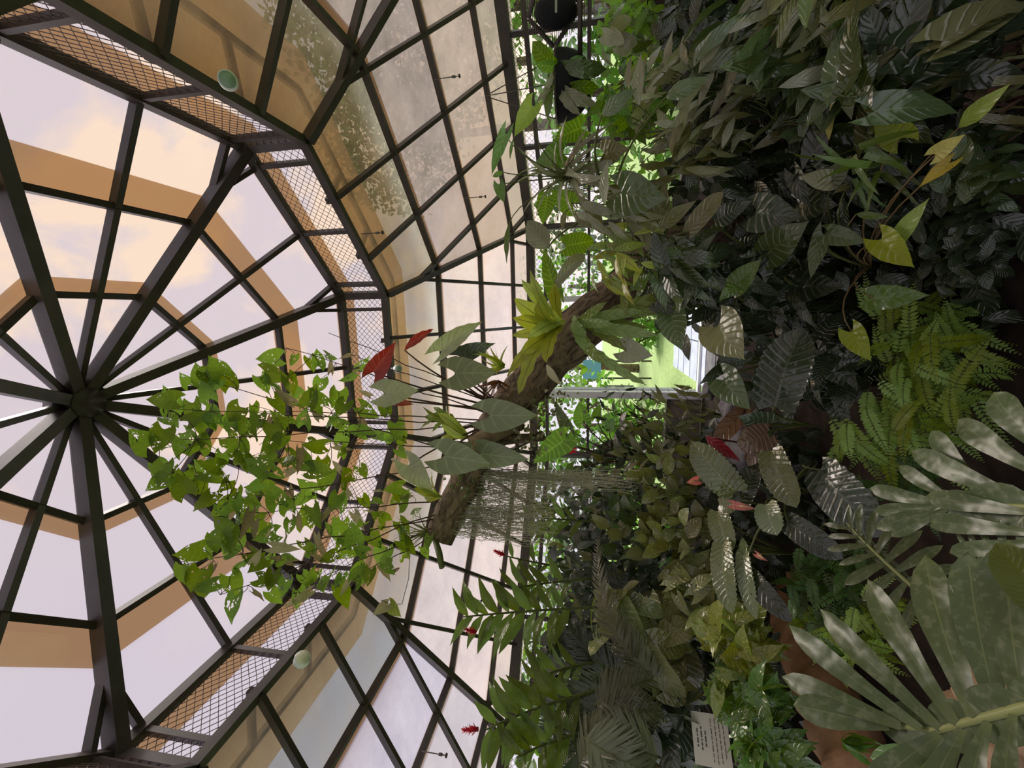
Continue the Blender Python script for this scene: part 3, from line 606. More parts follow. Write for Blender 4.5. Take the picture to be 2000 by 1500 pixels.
# ---- right-hand bed
patch('spathe_plant', 'long glossy lance leaves under the round basket, upper middle of the right bed', 'plant', (1450, 140), (140, 110), 2.5, .2, 60, (.14, .27), .25, 'lance', 'dark', -48, 22, bulge=.3, alt=('grey', .25))
patch('spathe_plant', 'grey-sheened long leaves at the photo\'s upper edge, right bed', 'plant', (1560, 60), (110, 90), 2.35, .15, 46, (.13, .25), .24, 'lance', 'olive', -50, 22, alt=('mid', .3))
patch('spathe_plant', 'glossy dark lance leaves with a few yellow ones, just left of the big lime leaves', 'plant', (1590, 200), (120, 110), 2.4, .15, 56, (.13, .25), .28, 'lance', 'dark', -50, 24, alt=('yell', .07))
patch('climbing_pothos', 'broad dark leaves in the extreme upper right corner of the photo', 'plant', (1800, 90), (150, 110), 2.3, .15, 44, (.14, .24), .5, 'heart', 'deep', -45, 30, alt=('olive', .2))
patch('climbing_pothos', 'large glossy leaves catching the light above the lime-leaved vine', 'plant', (1690, 190), (90, 90), 2.2, .1, 26, (.14, .22), .5, 'heart', 'dark', -45, 28, alt=('olive', .2))
patch('moss_fern', 'low brownish fern growth at the right bottom corner of the dark bed', 'fern', (1945, 150), (70, 140), 2.35, .12, 60, (.1, .2), .14, 'blade', 'brown', -30, 18, alt=('olive', .6), part='fronds')
patch('grey_leaved_climber', 'grey-backed long leaves hanging below the round basket, nearest the windows', 'plant', (1325, 205), (105, 90), 2.55, .2, 48, (.12, .22), .27, 'lance', 'grey', -42, 26, alt=('olive', .35))
patch('grey_leaved_climber', 'tangle of narrow grey-green leaves between the strap-leaved epiphyte and the dark heart leaves', 'plant', (1350, 290), (130, 60), 2.5, .15, 44, (.1, .2), .26, 'lance', 'olive', -35, 35, alt=('grey', .4))
patch('sunlit_shrub', 'bright backlit bush beside the windows, to the right of both baskets', 'shrub', (1235, 50), (70, 80), 3.6, .3, 70, (.08, .16), .5, 'oval', 'back', -20, 60, alt=('mid', .35))
patch('sunlit_shrub', 'backlit leafy bush low under the round basket, against the window', 'shrub', (1230, 215), (60, 60), 3.2, .2, 46, (.09, .18), .55, 'heart', 'back', -10, 60, alt=('mid', .4))
patch('dark_climber', 'dark low leaves at the upper edge, half lost in shadow beside the window', 'plant', (1370, 40), (110, 70), 3.0, .2, 56, (.1, .18), .35, 'lance', 'deep', -40, 35)
patch('round_leaved_climber', 'cluster of rounded grey leaves hanging on a twig below the hexagonal basket', 'plant', (1192, 72), (24, 22), 2.7, .06, 6, (.07, .095), .8, 'round', 'grey', 10, 50, stems=2)
patch('tongue_fern', 'grey-green tongue-shaped leaves clothing the trunk below the strap-leaved epiphyte', 'fern', (1190, 400), (110, 70), 2.45, .15, 44, (.1, .2), .28, 'lance', 'grey', 25, 55, alt=('olive', .5))
patch('tongue_fern', 'yellowing tongue-shaped leaves in the trunk gap below the nest fern', 'fern', (1215, 500), (75, 60), 2.32, .08, 44, (.09, .18), .28, 'lance', 'nestd', 30, 60, alt=('nest', .4))
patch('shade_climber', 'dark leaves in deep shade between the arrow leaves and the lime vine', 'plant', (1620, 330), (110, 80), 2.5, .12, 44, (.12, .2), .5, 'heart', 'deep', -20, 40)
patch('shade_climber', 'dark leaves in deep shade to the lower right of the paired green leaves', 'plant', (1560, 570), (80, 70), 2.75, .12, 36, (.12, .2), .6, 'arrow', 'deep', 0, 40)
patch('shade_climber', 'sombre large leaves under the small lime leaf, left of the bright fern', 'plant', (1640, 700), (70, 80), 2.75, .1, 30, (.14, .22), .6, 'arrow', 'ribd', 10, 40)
patch('small_leaved_groundcover', 'low blue-green groundcover at the foot of the right bed, beside bare soil', 'plant', (1860, 490), (80, 100), 2.35, .08, 90, (.06, .1), .5, 'oval', 'deep', -25, 40, alt=('ribd', .5))
patch('small_leaved_groundcover', 'dim groundcover below the three lime leaves of the vine', 'plant', (1890, 340), (80, 90), 2.3, .1, 70, (.08, .14), .42, 'oval', 'dark', -35, 35)
patch('ribbon_plant', 'narrow bright ribbon leaves radiating below the upper lime leaf', 'plant', (1690, 300), (50, 55), 2.1, .06, 16, (.12, .2), .12, 'blade', 'mid', 40, 70)

patch('trunk_climber', 'dark leaves wrapping the lower part of the leaning trunk', 'plant', (1330, 520), (75, 60), 2.3, .08, 40, (.12, .2), .5, 'heart', 'deep', 10, 60, alt=('dark', .5))
patch('trunk_climber', 'shadowy leaves hiding the foot of the leaning trunk', 'plant', (1440, 560), (75, 70), 2.45, .1, 40, (.12, .2), .55, 'heart', 'deep', 0, 50)
BIG = dict(bend=.06, fold=.12, wave=.008, wn=3, nt=16, ns=5)
rts = lambda x, y, r: at(x, y, r)
leafset('arrow_leaf_philodendron', 'large ribbed arrow leaves hanging at the right edge of the doorway', 'plant', rts(1520, 560, 2.6), [
  (1312, 617, 1333, 686, 2.2, 2.1, .72, 'heart', 'dark', BIG), (1403, 636, 1455, 703, 2.05, 1.95, .98, 'heart', 'olive', dict(BIG, ribs=.01, rn=12)), (1221, 683, 1275, 695, 2.3, 2.25, .95, 'arrow', 'grey', BIG), (1268, 560, 1330, 640, 2.35, 2.3, .45, 'heart', 'deep', BIG)])
leafset('arrow_leaf_philodendron', 'smooth dark arrow leaves spreading over the paving at the foot of the door leaf', 'plant', rts(1560, 700, 2.5), [
  (1414, 742, 1466, 800, 2.2, 2.12, .85, 'arrow', 'dark', BIG), (1410, 720, 1365, 752, 2.25, 2.2, .4, 'heart', 'deep', BIG), (1450, 700, 1408, 722, 2.3, 2.3, .6, 'arrow', 'deep', BIG)])
leafset('ribbed_anthurium', 'big dark pleated leaf with toothed edge, upright in front of the paving', 'plant', rts(1580, 830, 2.45), [
  (1514, 794, 1568, 640, 2.2, 2.2, .62, 'oblong', 'ribd', dict(bend=.08, fold=.16, ribs=.012, rn=13, serr=.1, sn=13, nt=52, ns=5)), (1500, 830, 1440, 812, 2.25, 2.2, .9, 'heart', 'deep', BIG), (1500, 850, 1440, 870, 2.2, 2.15, .9, 'round', 'brown', dict(BIG, ribs=.012, rn=9))])
leafset('heart_leaf_philodendron', 'shaded heart-shaped leaves in the middle of the right bed', 'plant', rts(1560, 520, 2.5), [
  (1477, 415, 1570, 424, 2.25, 2.15, .82, 'heart', 'deep', BIG), (1504, 492, 1582, 430, 2.15, 2.05, .78, 'heart', 'dark', BIG), (1396, 432, 1472, 391, 2.3, 2.25, .6, 'heart', 'ribd', BIG),
  (1440, 500, 1480, 455, 2.4, 2.35, .9, 'heart', 'deep', BIG), (1560, 400, 1640, 400, 2.3, 2.2, .8, 'heart', 'deep', BIG), (1560, 560, 1650, 560, 2.4, 2.3, .8, 'arrow', 'deep', BIG)])
leafset('tongue_leaf_plant', 'long brown-green leaves with yellow margins, centre of the right bed', 'plant', rts(1330, 470, 2.5), [
  (1346, 452, 1413, 374, 2.15, 2.1, .42, 'oblong', 'olive', dict(BIG, wave=.015)), (1280, 450, 1360, 392, 2.25, 2.2, .36, 'lance', 'olive', BIG), (1290, 460, 1300, 350, 2.35, 2.3, .4, 'lance', 'olive', BIG)])
leafset('broad_leaf_philodendron', 'broad dark leaf with pale midrib below the strap-leaved epiphyte', 'plant', rts(1200, 400, 2.45), [
  (1213, 376, 1306, 389, 2.1, 2.02, .85, 'heart', 'dark', BIG), (1070, 485, 1030, 430, 2.35, 2.35, .72, 'oval', 'grey', BIG), (1175, 225, 1245, 172, 2.2, 2.1, .36, 'lance', 'dark', BIG), (1300, 190, 1390, 150, 2.2, 2.1, .34, 'lance', 'dark', BIG), (1180, 300, 1230, 290, 2.4, 2.3, .8, 'heart', 'olive', BIG)])
leafset('paired_leaf_climber', 'pair of mid-green leaves with a small bright one, in shade right of the doorway', 'plant', rts(1500, 600, 2.45), [
  (1438, 558, 1489, 505, 2.1, 2.05, .72, 'heart', 'mid', BIG), (1437, 560, 1404, 588, 2.1, 2.06, .72, 'heart', 'lush', BIG)])
leafset('paired_leaf_climber', 'two small bright leaves on a pale stem below the nest fern', 'plant', rts(1330, 545, 2.4), [
  (1243, 567, 1272, 530, 2.2, 2.15, .62, 'heart', 'lush', BIG), (1298, 562, 1341, 541, 2.2, 2.15, .55, 'heart', 'lush', BIG)])
leafset('curled_leaf_fern', 'grey drooping leaf beside the yellow-green nest fern, against the window', 'fern', rts(1075, 590, 2.5), [
  (1080, 572, 1143, 496, 2.35, 2.4, .3, 'strap', 'grey', dict(bend=.2, fold=.3, nt=14, ns=3)), (1085, 570, 1062, 480, 2.5, 2.55, .4, 'heart', 'back', BIG)], toroot=False)
t = leafset('lime_leaved_vine', 'vine with bright lime and yellow leaves, low in the right bed', 'vine', rts(1700, 520, 2.3), [
  (1759, 270, 1709, 214, 2.0, 1.97, .72, 'heart', 'lime', BIG), (1827, 302, 1886, 262, 1.98, 1.95, .7, 'heart', 'yell', BIG), (1873, 249, 1974, 163, 1.98, 1.9, .36, 'lance', 'lime', BIG),
  (1856, 317, 1795, 366, 1.96, 1.94, .5, 'heart', 'yell', BIG), (1759, 460, 1816, 386, 2.02, 1.98, .45, 'heart', 'lime', BIG), (1721, 467, 1787, 523, 2.02, 1.98, .66, 'heart', 'lime', BIG),
  (1706, 582, 1819, 576, 2.1, 2.05, .6, 'heart', 'lush', dict(BIG, wave=.03)), (1663, 648, 1702, 706, 2.15, 2.1, .64, 'heart', 'lime', BIG), (1672, 418, 1735, 424, 2.05, 2.02, .28, 'oval', 'lush', BIG)], None, stemt, .003)
leafset('glossy_leaf_vine', 'dark glossy leaves with bright highlights, left of the lime leaves', 'vine', rts(1690, 520, 2.3), [
  (1619, 457, 1697, 474, 2.1, 2.05, .55, 'heart', 'dark', dict(BIG)), (1609, 458, 1583, 547, 2.12, 2.08, .42, 'heart', 'dark', BIG), (1625, 352, 1664, 302, 2.1, 2.08, .8, 'heart', 'dark', BIG), (1655, 362, 1627, 378, 2.1, 2.08, .6, 'heart', 'olive', BIG), (1625, 352, 1562, 344, 2.1, 2.1, .7, 'heart', 'olive', BIG)], None, stemg, .0035)

def ferns(name, label, c, rr, r, dr, n, fl, lw, mat, ang=0, spread=60, root=None, k=16, kind='oval', lr=.45):
    t = thing(name, label, 'fern', at(c[0], c[1], r+dr)); m, ms = MB(), MB()
    for _ in range(n):
        a = uni(0, 6.28); q = math.sqrt(rnd()); P = at(c[0]+rr[0]*q*cos(a), c[1]+rr[1]*q*sin(a), r+uni(-dr, dr)); d = (idir(random.gauss(ang, spread))+(CAM-P).normalized()*uni(-.1, .6)).normalized(); l = fl*uni(.6, 1.1)
        if min(P.z, (P+d*l).z) < .02: continue
        frond(m, P, P+d*l, nhint(P, 1, .6, .3), lw, k, .15, kind, lr, 75, .85, ms, .0016)
    m.build('fronds', L[mat], t); ms.build('frond_stalks', stemg, t)['kind'] = 'stuff'; return t
ferns('sword_fern', 'bright green sword fern on the dark bed, nearest the big split leaf plant', (1800, 760), (100, 120), 2.35, .15, 80, .24, .03, 'fern', 20)
ferns('sword_fern', 'bright green sword fern below the small lime leaf, upper part of the fern bank', (1800, 655), (95, 75), 2.4, .1, 56, .22, .03, 'fern', 0)
ferns('sword_fern', 'yellowish sword fern fronds at the left of the fern bank, above the pleated dark leaf', (1690, 815), (70, 60), 2.4, .1, 26, .24, .034, 'fern', 60, 40)
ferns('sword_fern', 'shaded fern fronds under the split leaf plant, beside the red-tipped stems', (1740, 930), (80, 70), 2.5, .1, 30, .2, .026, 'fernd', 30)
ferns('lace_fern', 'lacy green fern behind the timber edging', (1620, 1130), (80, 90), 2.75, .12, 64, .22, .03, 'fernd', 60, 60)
ferns('lace_fern', 'lacy fern between the timber edging and the split leaf plant', (1680, 1230), (60, 60), 2.5, .1, 30, .2, .028, 'fern', 40, 60)
ferns('lace_fern', 'small pale fern tuft growing against the timber edging', (1595, 1215), (25, 30), 2.9, .05, 9, .15, .026, 'fern', 180, 40)

# strap-leaved epiphyte on the right, its heart leaves hanging in front of the eaves
c0 = at(1112, 345, 2.5); t = thing('strap_leaved_epiphyte', 'grey-green epiphyte with narrow strap leaves and dangling roots below the round basket', 'plant', c0); m = MB()
for (x, y, rt_, W) in ((1048, 250, 2.3, .09), (1010, 285, 2.35, .07), (1032, 335, 2.3, .1), (995, 355, 2.3, .06), (1000, 365, 2.3, .05), (1020, 420, 2.3, .09), (1045, 430, 2.35, .07), (1088, 270, 2.4, .1), (1108, 225, 2.3, .12), (1075, 300, 2.3, .1), (1150, 245, 2.4, .12), (1165, 300, 2.3, .08), (1205, 235, 2.3, .07), (1200, 310, 2.35, .09), (1150, 390, 2.25, .1), (1170, 420, 2.3, .09), (1125, 430, 2.3, .08), (1095, 425, 2.3, .1), (1190, 345, 2.2, .14), (1140, 350, 2.2, .12), (1070, 385, 2.3, .08), (1215, 375, 2.3, .1), (1180, 275, 2.3, .08)):
    b = c0+V((uni(-.03, .03), uni(-.03, .03), uni(-.03, .03))); leaf(m, b, at(x, y, rt_), nhint(b, .8, .9, .4), W*1.3, 'blade', .14, .25, nt=12, ns=2)
m.build('foliage', L['grey'], t); m = MB()
for _ in range(26): b = c0+V((uni(-.06, .06), uni(-.06, .06), uni(-.03, .03))); m.tube(curve(b, b+V((uni(-.06, .06), uni(-.06, .06), -uni(.12, .32))), .02, 6, V((uni(-1, 1), 0, 0))), .002, 4)
m.build('aerial_roots', stemt, t)['kind'] = 'stuff'
leafset('hanging_heart_vine', 'backlit heart leaves on long stalks in front of the right roof corner', 'vine', at(1112, 345, 2.45), [
  (1040, 207, 1004, 268, 2.25, 2.25, .62, 'heart', 'lime', BIG), (1002, 272, 996, 312, 2.25, 2.25, .2, 'lance', 'mid', BIG), (982, 336, 962, 345, 2.25, 2.25, .5, 'oval', 'lush', BIG), (988, 262, 960, 345, 2.3, 2.25, .36, 'heart', 'lush', BIG), (975, 360, 985, 397, 2.25, 2.25, .7, 'heart', 'lush', BIG), (995, 435, 990, 515, 2.3, 2.3, .18, 'lance', 'mid', BIG)], None, stemg, .003)
leafset('backlit_heart_vine', 'broad bright backlit leaves against the window behind the strap-leaved epiphyte', 'vine', at(1150, 300, 3.4), [
  (1135, 250, 1080, 275, 3.3, 3.3, .8, 'heart', 'back', BIG), (1100, 300, 1045, 320, 3.4, 3.4, .9, 'heart', 'lush', BIG), (1120, 400, 1075, 370, 3.3, 3.3, .9, 'heart', 'back', BIG), (1070, 385, 1060, 440, 3.5, 3.5, .8, 'heart', 'back', BIG), (1240, 215, 1200, 255, 3.3, 3.3, .8, 'heart', 'back', BIG), (1105, 480, 1160, 470, 3.5, 3.5, .8, 'round', 'back', BIG)], None, stemg, .003)
# ---- left-hand bed
RB = lambda rn=13, sn=13: dict(bend=.1, fold=.12, ribs=.013, rn=rn, serr=.12, sn=sn, nt=sn*4, ns=5)
leafset('ribbed_anthurium', 'pale pleated leaf with comb-like ribs beside the dark red leaf', 'plant', at(1560, 1010, 3.0), [
  (1436, 960, 1352, 862, 2.7, 2.65, .56, 'oblong', 'rib', RB(15, 15)), (1445, 985, 1480, 905, 2.8, 2.75, .5, 'oblong', 'ribd', RB()), (1405, 985, 1440, 990, 2.75, 2.7, .9, 'oblong', 'rib', RB())])
leafset('ribbed_anthurium', 'shiny pleated leaf with white highlights in front of the dark toothed leaf', 'plant', at(1580, 960, 2.7), [
  (1506, 880, 1556, 992, 2.45, 2.4, .56, 'oblong', 'rib', RB(12, 12)), (1497, 985, 1518, 1046, 2.55, 2.5, .9, 'oblong', 'rib', RB(9, 9))])
leafset('ribbed_anthurium', 'two hanging pleated leaves with toothed edges left of the salmon flower', 'plant', at(1540, 1080, 3.0), [
  (1402, 998, 1428, 1080, 2.8, 2.75, .62, 'oblong', 'rib', RB(11, 11)), (1412, 1062, 1430, 1200, 2.75, 2.7, .4, 'oblong', 'rib', RB(15, 15)), (1452, 1082, 1478, 1210, 2.7, 2.66, .3, 'oblong', 'rib', RB(15, 15)), (1450, 1050, 1462, 1110, 2.72, 2.7, .35, 'oval', 'mid', BIG)])
leafset('ribbed_anthurium', 'broad dark leaves with deep ribs lying between the fern banks', 'plant', at(1590, 905, 2.7), [
  (1602, 918, 1732, 1050, 2.4, 2.3, .6, 'oblong', 'ribd', dict(RB(9, 9), serr=.05)), (1538, 1018, 1648, 1092, 2.5, 2.45, .5, 'oblong', 'ribd', dict(RB(9, 9), serr=.05)), (1455, 1112, 1548, 1216, 2.7, 2.6, .36, 'oblong', 'ribd', dict(RB(9, 9), serr=0))])
leafset('red_leaf_plant', 'long dark red leaf and rusty leaves over the brown ground left of the paving', 'plant', at(1500, 870, 2.8), [
  (1378, 852, 1446, 900, 2.75, 2.7, .34, 'lance', 'red', dict(BIG, fold=.3)), (1455, 800, 1395, 870, 2.85, 2.8, .4, 'oblong', 'rust', BIG), (1462, 880, 1475, 905, 2.8, 2.75, .8, 'oval', 'rust', BIG), (1470, 830, 1430, 800, 2.9, 2.9, .5, 'heart', 'rust', BIG)], None, stemp)
leafset('brown_leaf_plant', 'shining brown-purple leaves beneath the dark toothed leaf', 'plant', at(1540, 880, 2.8), [
  (1498, 848, 1448, 880, 2.7, 2.7, .8, 'round', 'brown', dict(BIG, ribs=.012, rn=8)), (1490, 842, 1445, 835, 2.72, 2.7, .6, 'round', 'brown', dict(BIG, ribs=.01, rn=8)), (1500, 860, 1460, 910, 2.7, 2.7, .5, 'round', 'brown', dict(BIG, ribs=.01, rn=8))])
def spathe(label, a, b, r, W, mat='pink', fold=.35):
    P, Q = at(a[0], a[1], r), at(b[0], b[1], r-.02); t = thing('flamingo_flower', label, 'flower', P); m = MB(); leaf(m, P, Q, nhint(P, 1, .3, .2), W, 'heart', .12, fold, nt=12, ns=4); m.build('spathe', L[mat], t)
    m = MB(); c = P.lerp(Q, .15); m.tube([c, c+((CAM-P).normalized()*.03+(Q-P)*.45)], [.005, .003], 6); m.build('spadix', plain('pale_spadix', lin(225, 200, 140), .5), t)
    m = MB(); m.tube(curve(P, P+idir(0)*.3+V((uni(-.04, .04), .06, 0)), .02), .003, 5); m.build('stem', stemg, t)
spathe('small salmon-pink flower above the pleated leaf', (1363, 938), (1340, 943), 2.7, .75)
spathe('salmon-pink flower hanging under the pleated leaves', (1432, 985), (1478, 994), 2.6, .42, fold=.5)
spathe('little magenta-pink flower over the bare earth by the lacy fern', (1478, 1082), (1500, 1096), 2.6, .5, fold=.5)
for (lab, a, b) in (('small red flower beside the pale hanging moss', (1105, 878), (1128, 882)),):
    P = at(*a, 4.3); t = thing('red_flower', lab, 'flower', P); m = MB(); leaf(m, P, at(*b, 4.28), nhint(P), .5, 'lance', .1, .4); leaf(m, P, at(b[0], b[1]-6, 4.3), nhint(P), .4, 'lance', .1, .4); m.build('petals', L['magenta'], t); m = MB(); m.tube([P, at(1200, 893, 4.3)], .005, 5); m.build('stem', stemp, t)
# variegated climbers on the left
vg = [('just below the open door leaf, grey-silver upright leaves', (1345, 810), (70, 60), 4.2, 44, (.12, .22), .26, 'lance', 'grey', 200, 30),
 ('left of the door leaf, pointed pale leaves', (1270, 860), (60, 55), 4.3, 40, (.12, .22), .36, 'lance', 'olive', 210, 45),
 ('dark spiky leaves behind glass at the foot of the door leaf', (1225, 810), (70, 60), 4.6, 60, (.1, .2), .2, 'lance', 'deep', 200, 60),
 ('beside the salmon flower, rounded dull leaves, upper group', (1310, 930), (75, 60), 3.7, 52, (.12, .2), .5, 'oval', 'pothos', 190, 50),
 ('rounded leaves, middle group of the left climbing mass', (1330, 1040), (75, 70), 3.5, 62, (.11, .18), .6, 'oval', 'pothos', 185, 55),
 ('round leaves, left group beneath the curved grey frond', (1245, 1030), (60, 70), 3.8, 46, (.12, .2), .6, 'oval', 'dark', 185, 60),
 ('dull leaves left of the pleated hanging leaves', (1350, 1150), (60, 60), 3.4, 44, (.11, .18), .6, 'heart', 'pothos', 20, 60),
 ('large round leaves under the middle grey frond', (1215, 1190), (60, 60), 3.6, 22, (.18, .26), .85, 'round', 'pothos', 40, 60),
 ('large round pale leaves at the centre of the left bed', (1280, 1270), (50, 70), 3.5, 18, (.18, .26), .85, 'round', 'pothos', 30, 50),
 ('large dim leaves beside the white plant label', (1290, 1390), (60, 70), 3.5, 26, (.16, .24), .8, 'heart', 'deep', 20, 60),
 ('dark leaves behind the ginger stems, above the grey fronds', (1130, 1090), (70, 80), 4.1, 52, (.14, .24), .34, 'lance', 'deep', 20, 60),
 ('olive leaves between the hanging moss and the rounded climbers', (1190, 960), (70, 70), 4.2, 52, (.13, .22), .36, 'lance', 'dark', 200, 60)]
for (lab, c, rr, r, n, Ls, W, kind, mat, ang, sp) in vg:
    patch('variegated_climber', 'climber '+lab, 'plant', c, rr, r, .18, n, Ls, W, kind, mat, ang, sp, alt=('olive' if mat != 'olive' else 'grey', .25), bulge=.2, tow=.4)
patch('arrowhead_vine', 'yellow-green mottled arrowhead vine right of the large round leaves', 'plant', (1415, 1225), (60, 45), 3.1, .12, 30, (.12, .2), .55, 'heart', 'syn', 20, 60, bulge=.15, tow=.5)
patch('arrowhead_vine', 'yellow-green arrowhead vine in front of the timber edging, above the sign', 'plant', (1465, 1270), (55, 45), 3.0, .1, 26, (.11, .18), .5, 'heart', 'syn', 30, 60, bulge=.15, tow=.5)
patch('lush_groundcover', 'lush green leaves crowding the right end of the white plant label', 'plant', (1480, 1400), (55, 70), 2.9, .12, 60, (.1, .17), .5, 'heart', 'lush', 40, 70, bulge=.12, tow=.5)
patch('lush_groundcover', 'lush green leaves between the sign and the timber edging, lower left corner of the bed', 'plant', (1505, 1470), (60, 45), 2.7, .1, 44, (.1, .17), .5, 'heart', 'lush', 40, 70, bulge=.12, tow=.5)
patch('lush_groundcover', 'mid-green leaves above the plant label and right of the dim round leaves', 'plant', (1430, 1330), (50, 55), 3.1, .1, 40, (.1, .17), .5, 'heart', 'mid', 40, 70, bulge=.12, tow=.5, alt=('syn', .3))

# grey palm fronds
def palm(name, label, specs, mat, lw, n, root, lr=.1):
    t = thing(name, label, 'palm', at(*root))
    for (a, b, ra, rb, dr) in specs:
        m, ms = MB(), MB(); P, Q = at(*a, ra), at(*b, rb); frond(m, P, Q, nhint((P+Q)/2, 1, .9, .2), lw, n, dr, 'blade', lr, 62, .6, ms, .006, .02); o = m.build('frond', L[mat], t); ms.build('rachis', stemg, o)
    return t
palm('cycad', 'grey-tan arching frond crossing the left bed below the ginger', [((1300, 1330), (1125, 1085), 3.3, 3.2, .35), ((1310, 1340), (1200, 1230), 3.3, 3.1, .3)], 'cycad', .17, 46, (1330, 1350, 3.4))
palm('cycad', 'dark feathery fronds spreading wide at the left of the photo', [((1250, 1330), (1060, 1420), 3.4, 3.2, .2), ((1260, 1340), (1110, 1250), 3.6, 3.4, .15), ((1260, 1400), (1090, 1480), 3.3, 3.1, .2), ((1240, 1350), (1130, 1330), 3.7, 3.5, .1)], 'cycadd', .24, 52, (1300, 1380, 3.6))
palm('cycad', 'curled tan frond drooping over the round leaves', [((1160, 1380), (1262, 1320), 3.1, 3.0, .3), ((1170, 1400), (1270, 1385), 3.1, 2.95, .3)], 'cycad', .16, 40, (1300, 1400, 3.4))
palm('cycad', 'frond at the left edge of the photo, striped by daylight', [((1130, 1500), (1210, 1400), 3.0, 2.95, .2), ((1290, 1480), (1180, 1440), 3.0, 2.9, .2), ((1140, 1440), (1240, 1500), 2.95, 2.85, .2)], 'cycad', .2, 40, (1320, 1480, 3.1))
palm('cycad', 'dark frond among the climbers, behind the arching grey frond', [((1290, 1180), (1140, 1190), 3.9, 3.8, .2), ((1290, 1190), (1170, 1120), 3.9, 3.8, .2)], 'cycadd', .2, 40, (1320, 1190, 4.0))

# gingers
def ginger(label, a, b, ra, rb, n, ll, W=.26, flower=None, mat='ginger', sp=1.0):
    P, Q = at(*a, ra), at(*b, rb); t = thing('red_ginger', label, 'plant', P); m = MB(); c = curve(P, Q, .05, 10, V((0, 0, 1))); m.tube(c, [.011-.006*i/10 for i in range(11)], 6); m.build('stem', stemg, t)
    ax = (Q-P).normalized(); sd = ax.cross((CAM-P).normalized()).normalized()
    for i in range(n):
        q = .25+.75*i/n; B = c[min(9, int(q*10))].lerp(c[min(10, int(q*10)+1)], (q*10) % 1); s = 1 if i % 2 else -1
        d = (ax*uni(.35, .9)+sd*s*uni(.6, 1)*sp+(CAM-P).normalized()*uni(-.3, .4)).normalized(); l = ll*uni(.75, 1.1)*(.7+.3*sin(q*pi)); k = MB(); leaf(k, B, B+d*l, nhint(B, 1, .5, .3), W, 'lance', .08, .16, .01, 3, 12, 3, droop=.22); k.build('leaf', L[mat], t)
    if flower:
        F, G = at(*flower[0], flower[2]), at(*flower[1], flower[2]-.02); k = MB(); fx = (G-F)
        for i in range(26):
            q = i/26; B = F+fx*q; an = i*2.4; o = fx.orthogonal().normalized(); o.rotate(Matrix.Rotation(an, 3, fx.normalized())); d = (o*.8+fx.normalized()*.7).normalized(); leaf(k, B, B+d*.045*(1-.5*q), fx, .5, 'oval', nt=4, ns=1)
        k.tube([F, G], [.012, .004], 6); k.build('flower_head', L['magenta'], t)
    return t
ginger('tall broad-leaved ginger against the lower left roof, small red flower under its tip', (1190, 1185), (905, 1205), 3.5, 3.2, 20, .3, .3, ((930, 1235), (906, 1228), 3.2))
ginger('ginger stem with upright leaves between the hanging moss and the tallest ginger', (1160, 1130), (1000, 1150), 3.6, 3.4, 10, .26, .28, None)
ginger('ginger at the left edge carrying the uppermost red flower cone', (1200, 1340), (950, 1425), 3.3, 3.0, 15, .28, .3, ((934, 1424), (905, 1426), 3.0))
ginger('ginger at the left edge with a dark red flower against the window head', (1190, 1420), (1010, 1480), 3.3, 3.0, 12, .26, .3, ((1020, 1437), (1000, 1440), 3.1))
ginger('slender stem with a tiny scarlet flower beside the eaves beam', (1110, 1110), (985, 1085), 3.7, 3.5, 4, .16, .3, ((985, 1084), (966, 1076), 3.5))
ginger('ginger with long leaves standing below the hanging moss', (1180, 1020), (1030, 1010), 3.8, 3.5, 12, .24, .26)
ginger('ginger leaning left in front of the far left window', (1180, 1290), (1040, 1330), 3.5, 3.3, 12, .24, .28)
# backlit elephant ears at the window
leafset('elephant_ear', 'backlit striped elephant ear leaves at the window left of the door leaf', 'plant', at(1230, 898, 4.3), [
  (1139, 822, 1131, 784, 4.2, 4.2, 1.0, 'arrow', 'back', BIG), (1100, 862, 1042, 905, 4.0, 4.0, .8, 'arrow', 'back', BIG), (1108, 868, 1128, 838, 4.3, 4.3, .8, 'arrow', 'back', BIG), (1108, 835, 1085, 785, 4.3, 4.3, .5, 'arrow', 'dark', BIG), (1165, 815, 1172, 788, 4.4, 4.4, .8, 'arrow', 'back', BIG), (1190, 835, 1200, 815, 4.2, 4.2, .9, 'arrow', 'lush', BIG), (1120, 915, 1100, 938, 4.2, 4.2, .9, 'arrow', 'mid', BIG)], None, stemp, .007)

# ---- nearest plant: split-leaf philodendron at the lower left
def split_leaf(label_root, base, tip, ra, rb, lobes, W=.5, par=None, nrm=None, lob=1.0, droop=.1):
    """deeply divided blade: a midrib with finger-like lobes on both sides"""
    P, Q = at(*base, ra), at(*tip, rb); m, mr = MB(), MB(); Lg = (Q-P).length; y = (Q-P)/Lg; nv = nrm or nhint((P+Q)/2, 1, .5, .1); x = y.cross(nv).normalized(); z = x.cross(y); r = rnd()
    pt = lambda t: P+y*(t*Lg)+z*(Lg*droop*(2*t*(1-t)-t*t*.6)); mr.tube([pt(i/10) for i in range(11)], [.007-.0045*i/10 for i in range(11)], 6)
    leaf(m, pt(0.0), pt(1.0), z, .17, 'oval', droop*.5, .05, nt=12, ns=2, r=r)
    for i in range(lobes):
        t = .03+.86*i/(lobes-1); a = radians(118-88*t)
        for s in (-1, 1):
            l = Lg*W*lob*(.72+.5*sin(pi*(t*.75+.2)))*uni(.9, 1.08)*(1-.3*t); d = (y*cos(a)+x*(s*sin(a))+z*uni(-.1, .12)).normalized(); B = pt(t)
            leaf(m, B-d*.01, B+d*l, z-x*(s*.15), uni(.17, .21), 'strap', .05, .1, .008, 2, 12, 3, r=min(1, max(0, r+uni(-.1, .1))), droop=uni(.02, .15))
    o = m.build('leaf', L['fore'], par); mr.build('midrib', plain('pale_midrib', lin(140, 146, 90), .5), o)
    q = MB(); e = V(par['_o']); q.tube(curve(e, P, -.05, 6), .007, 6); q.build('stem', stemg, par); return o
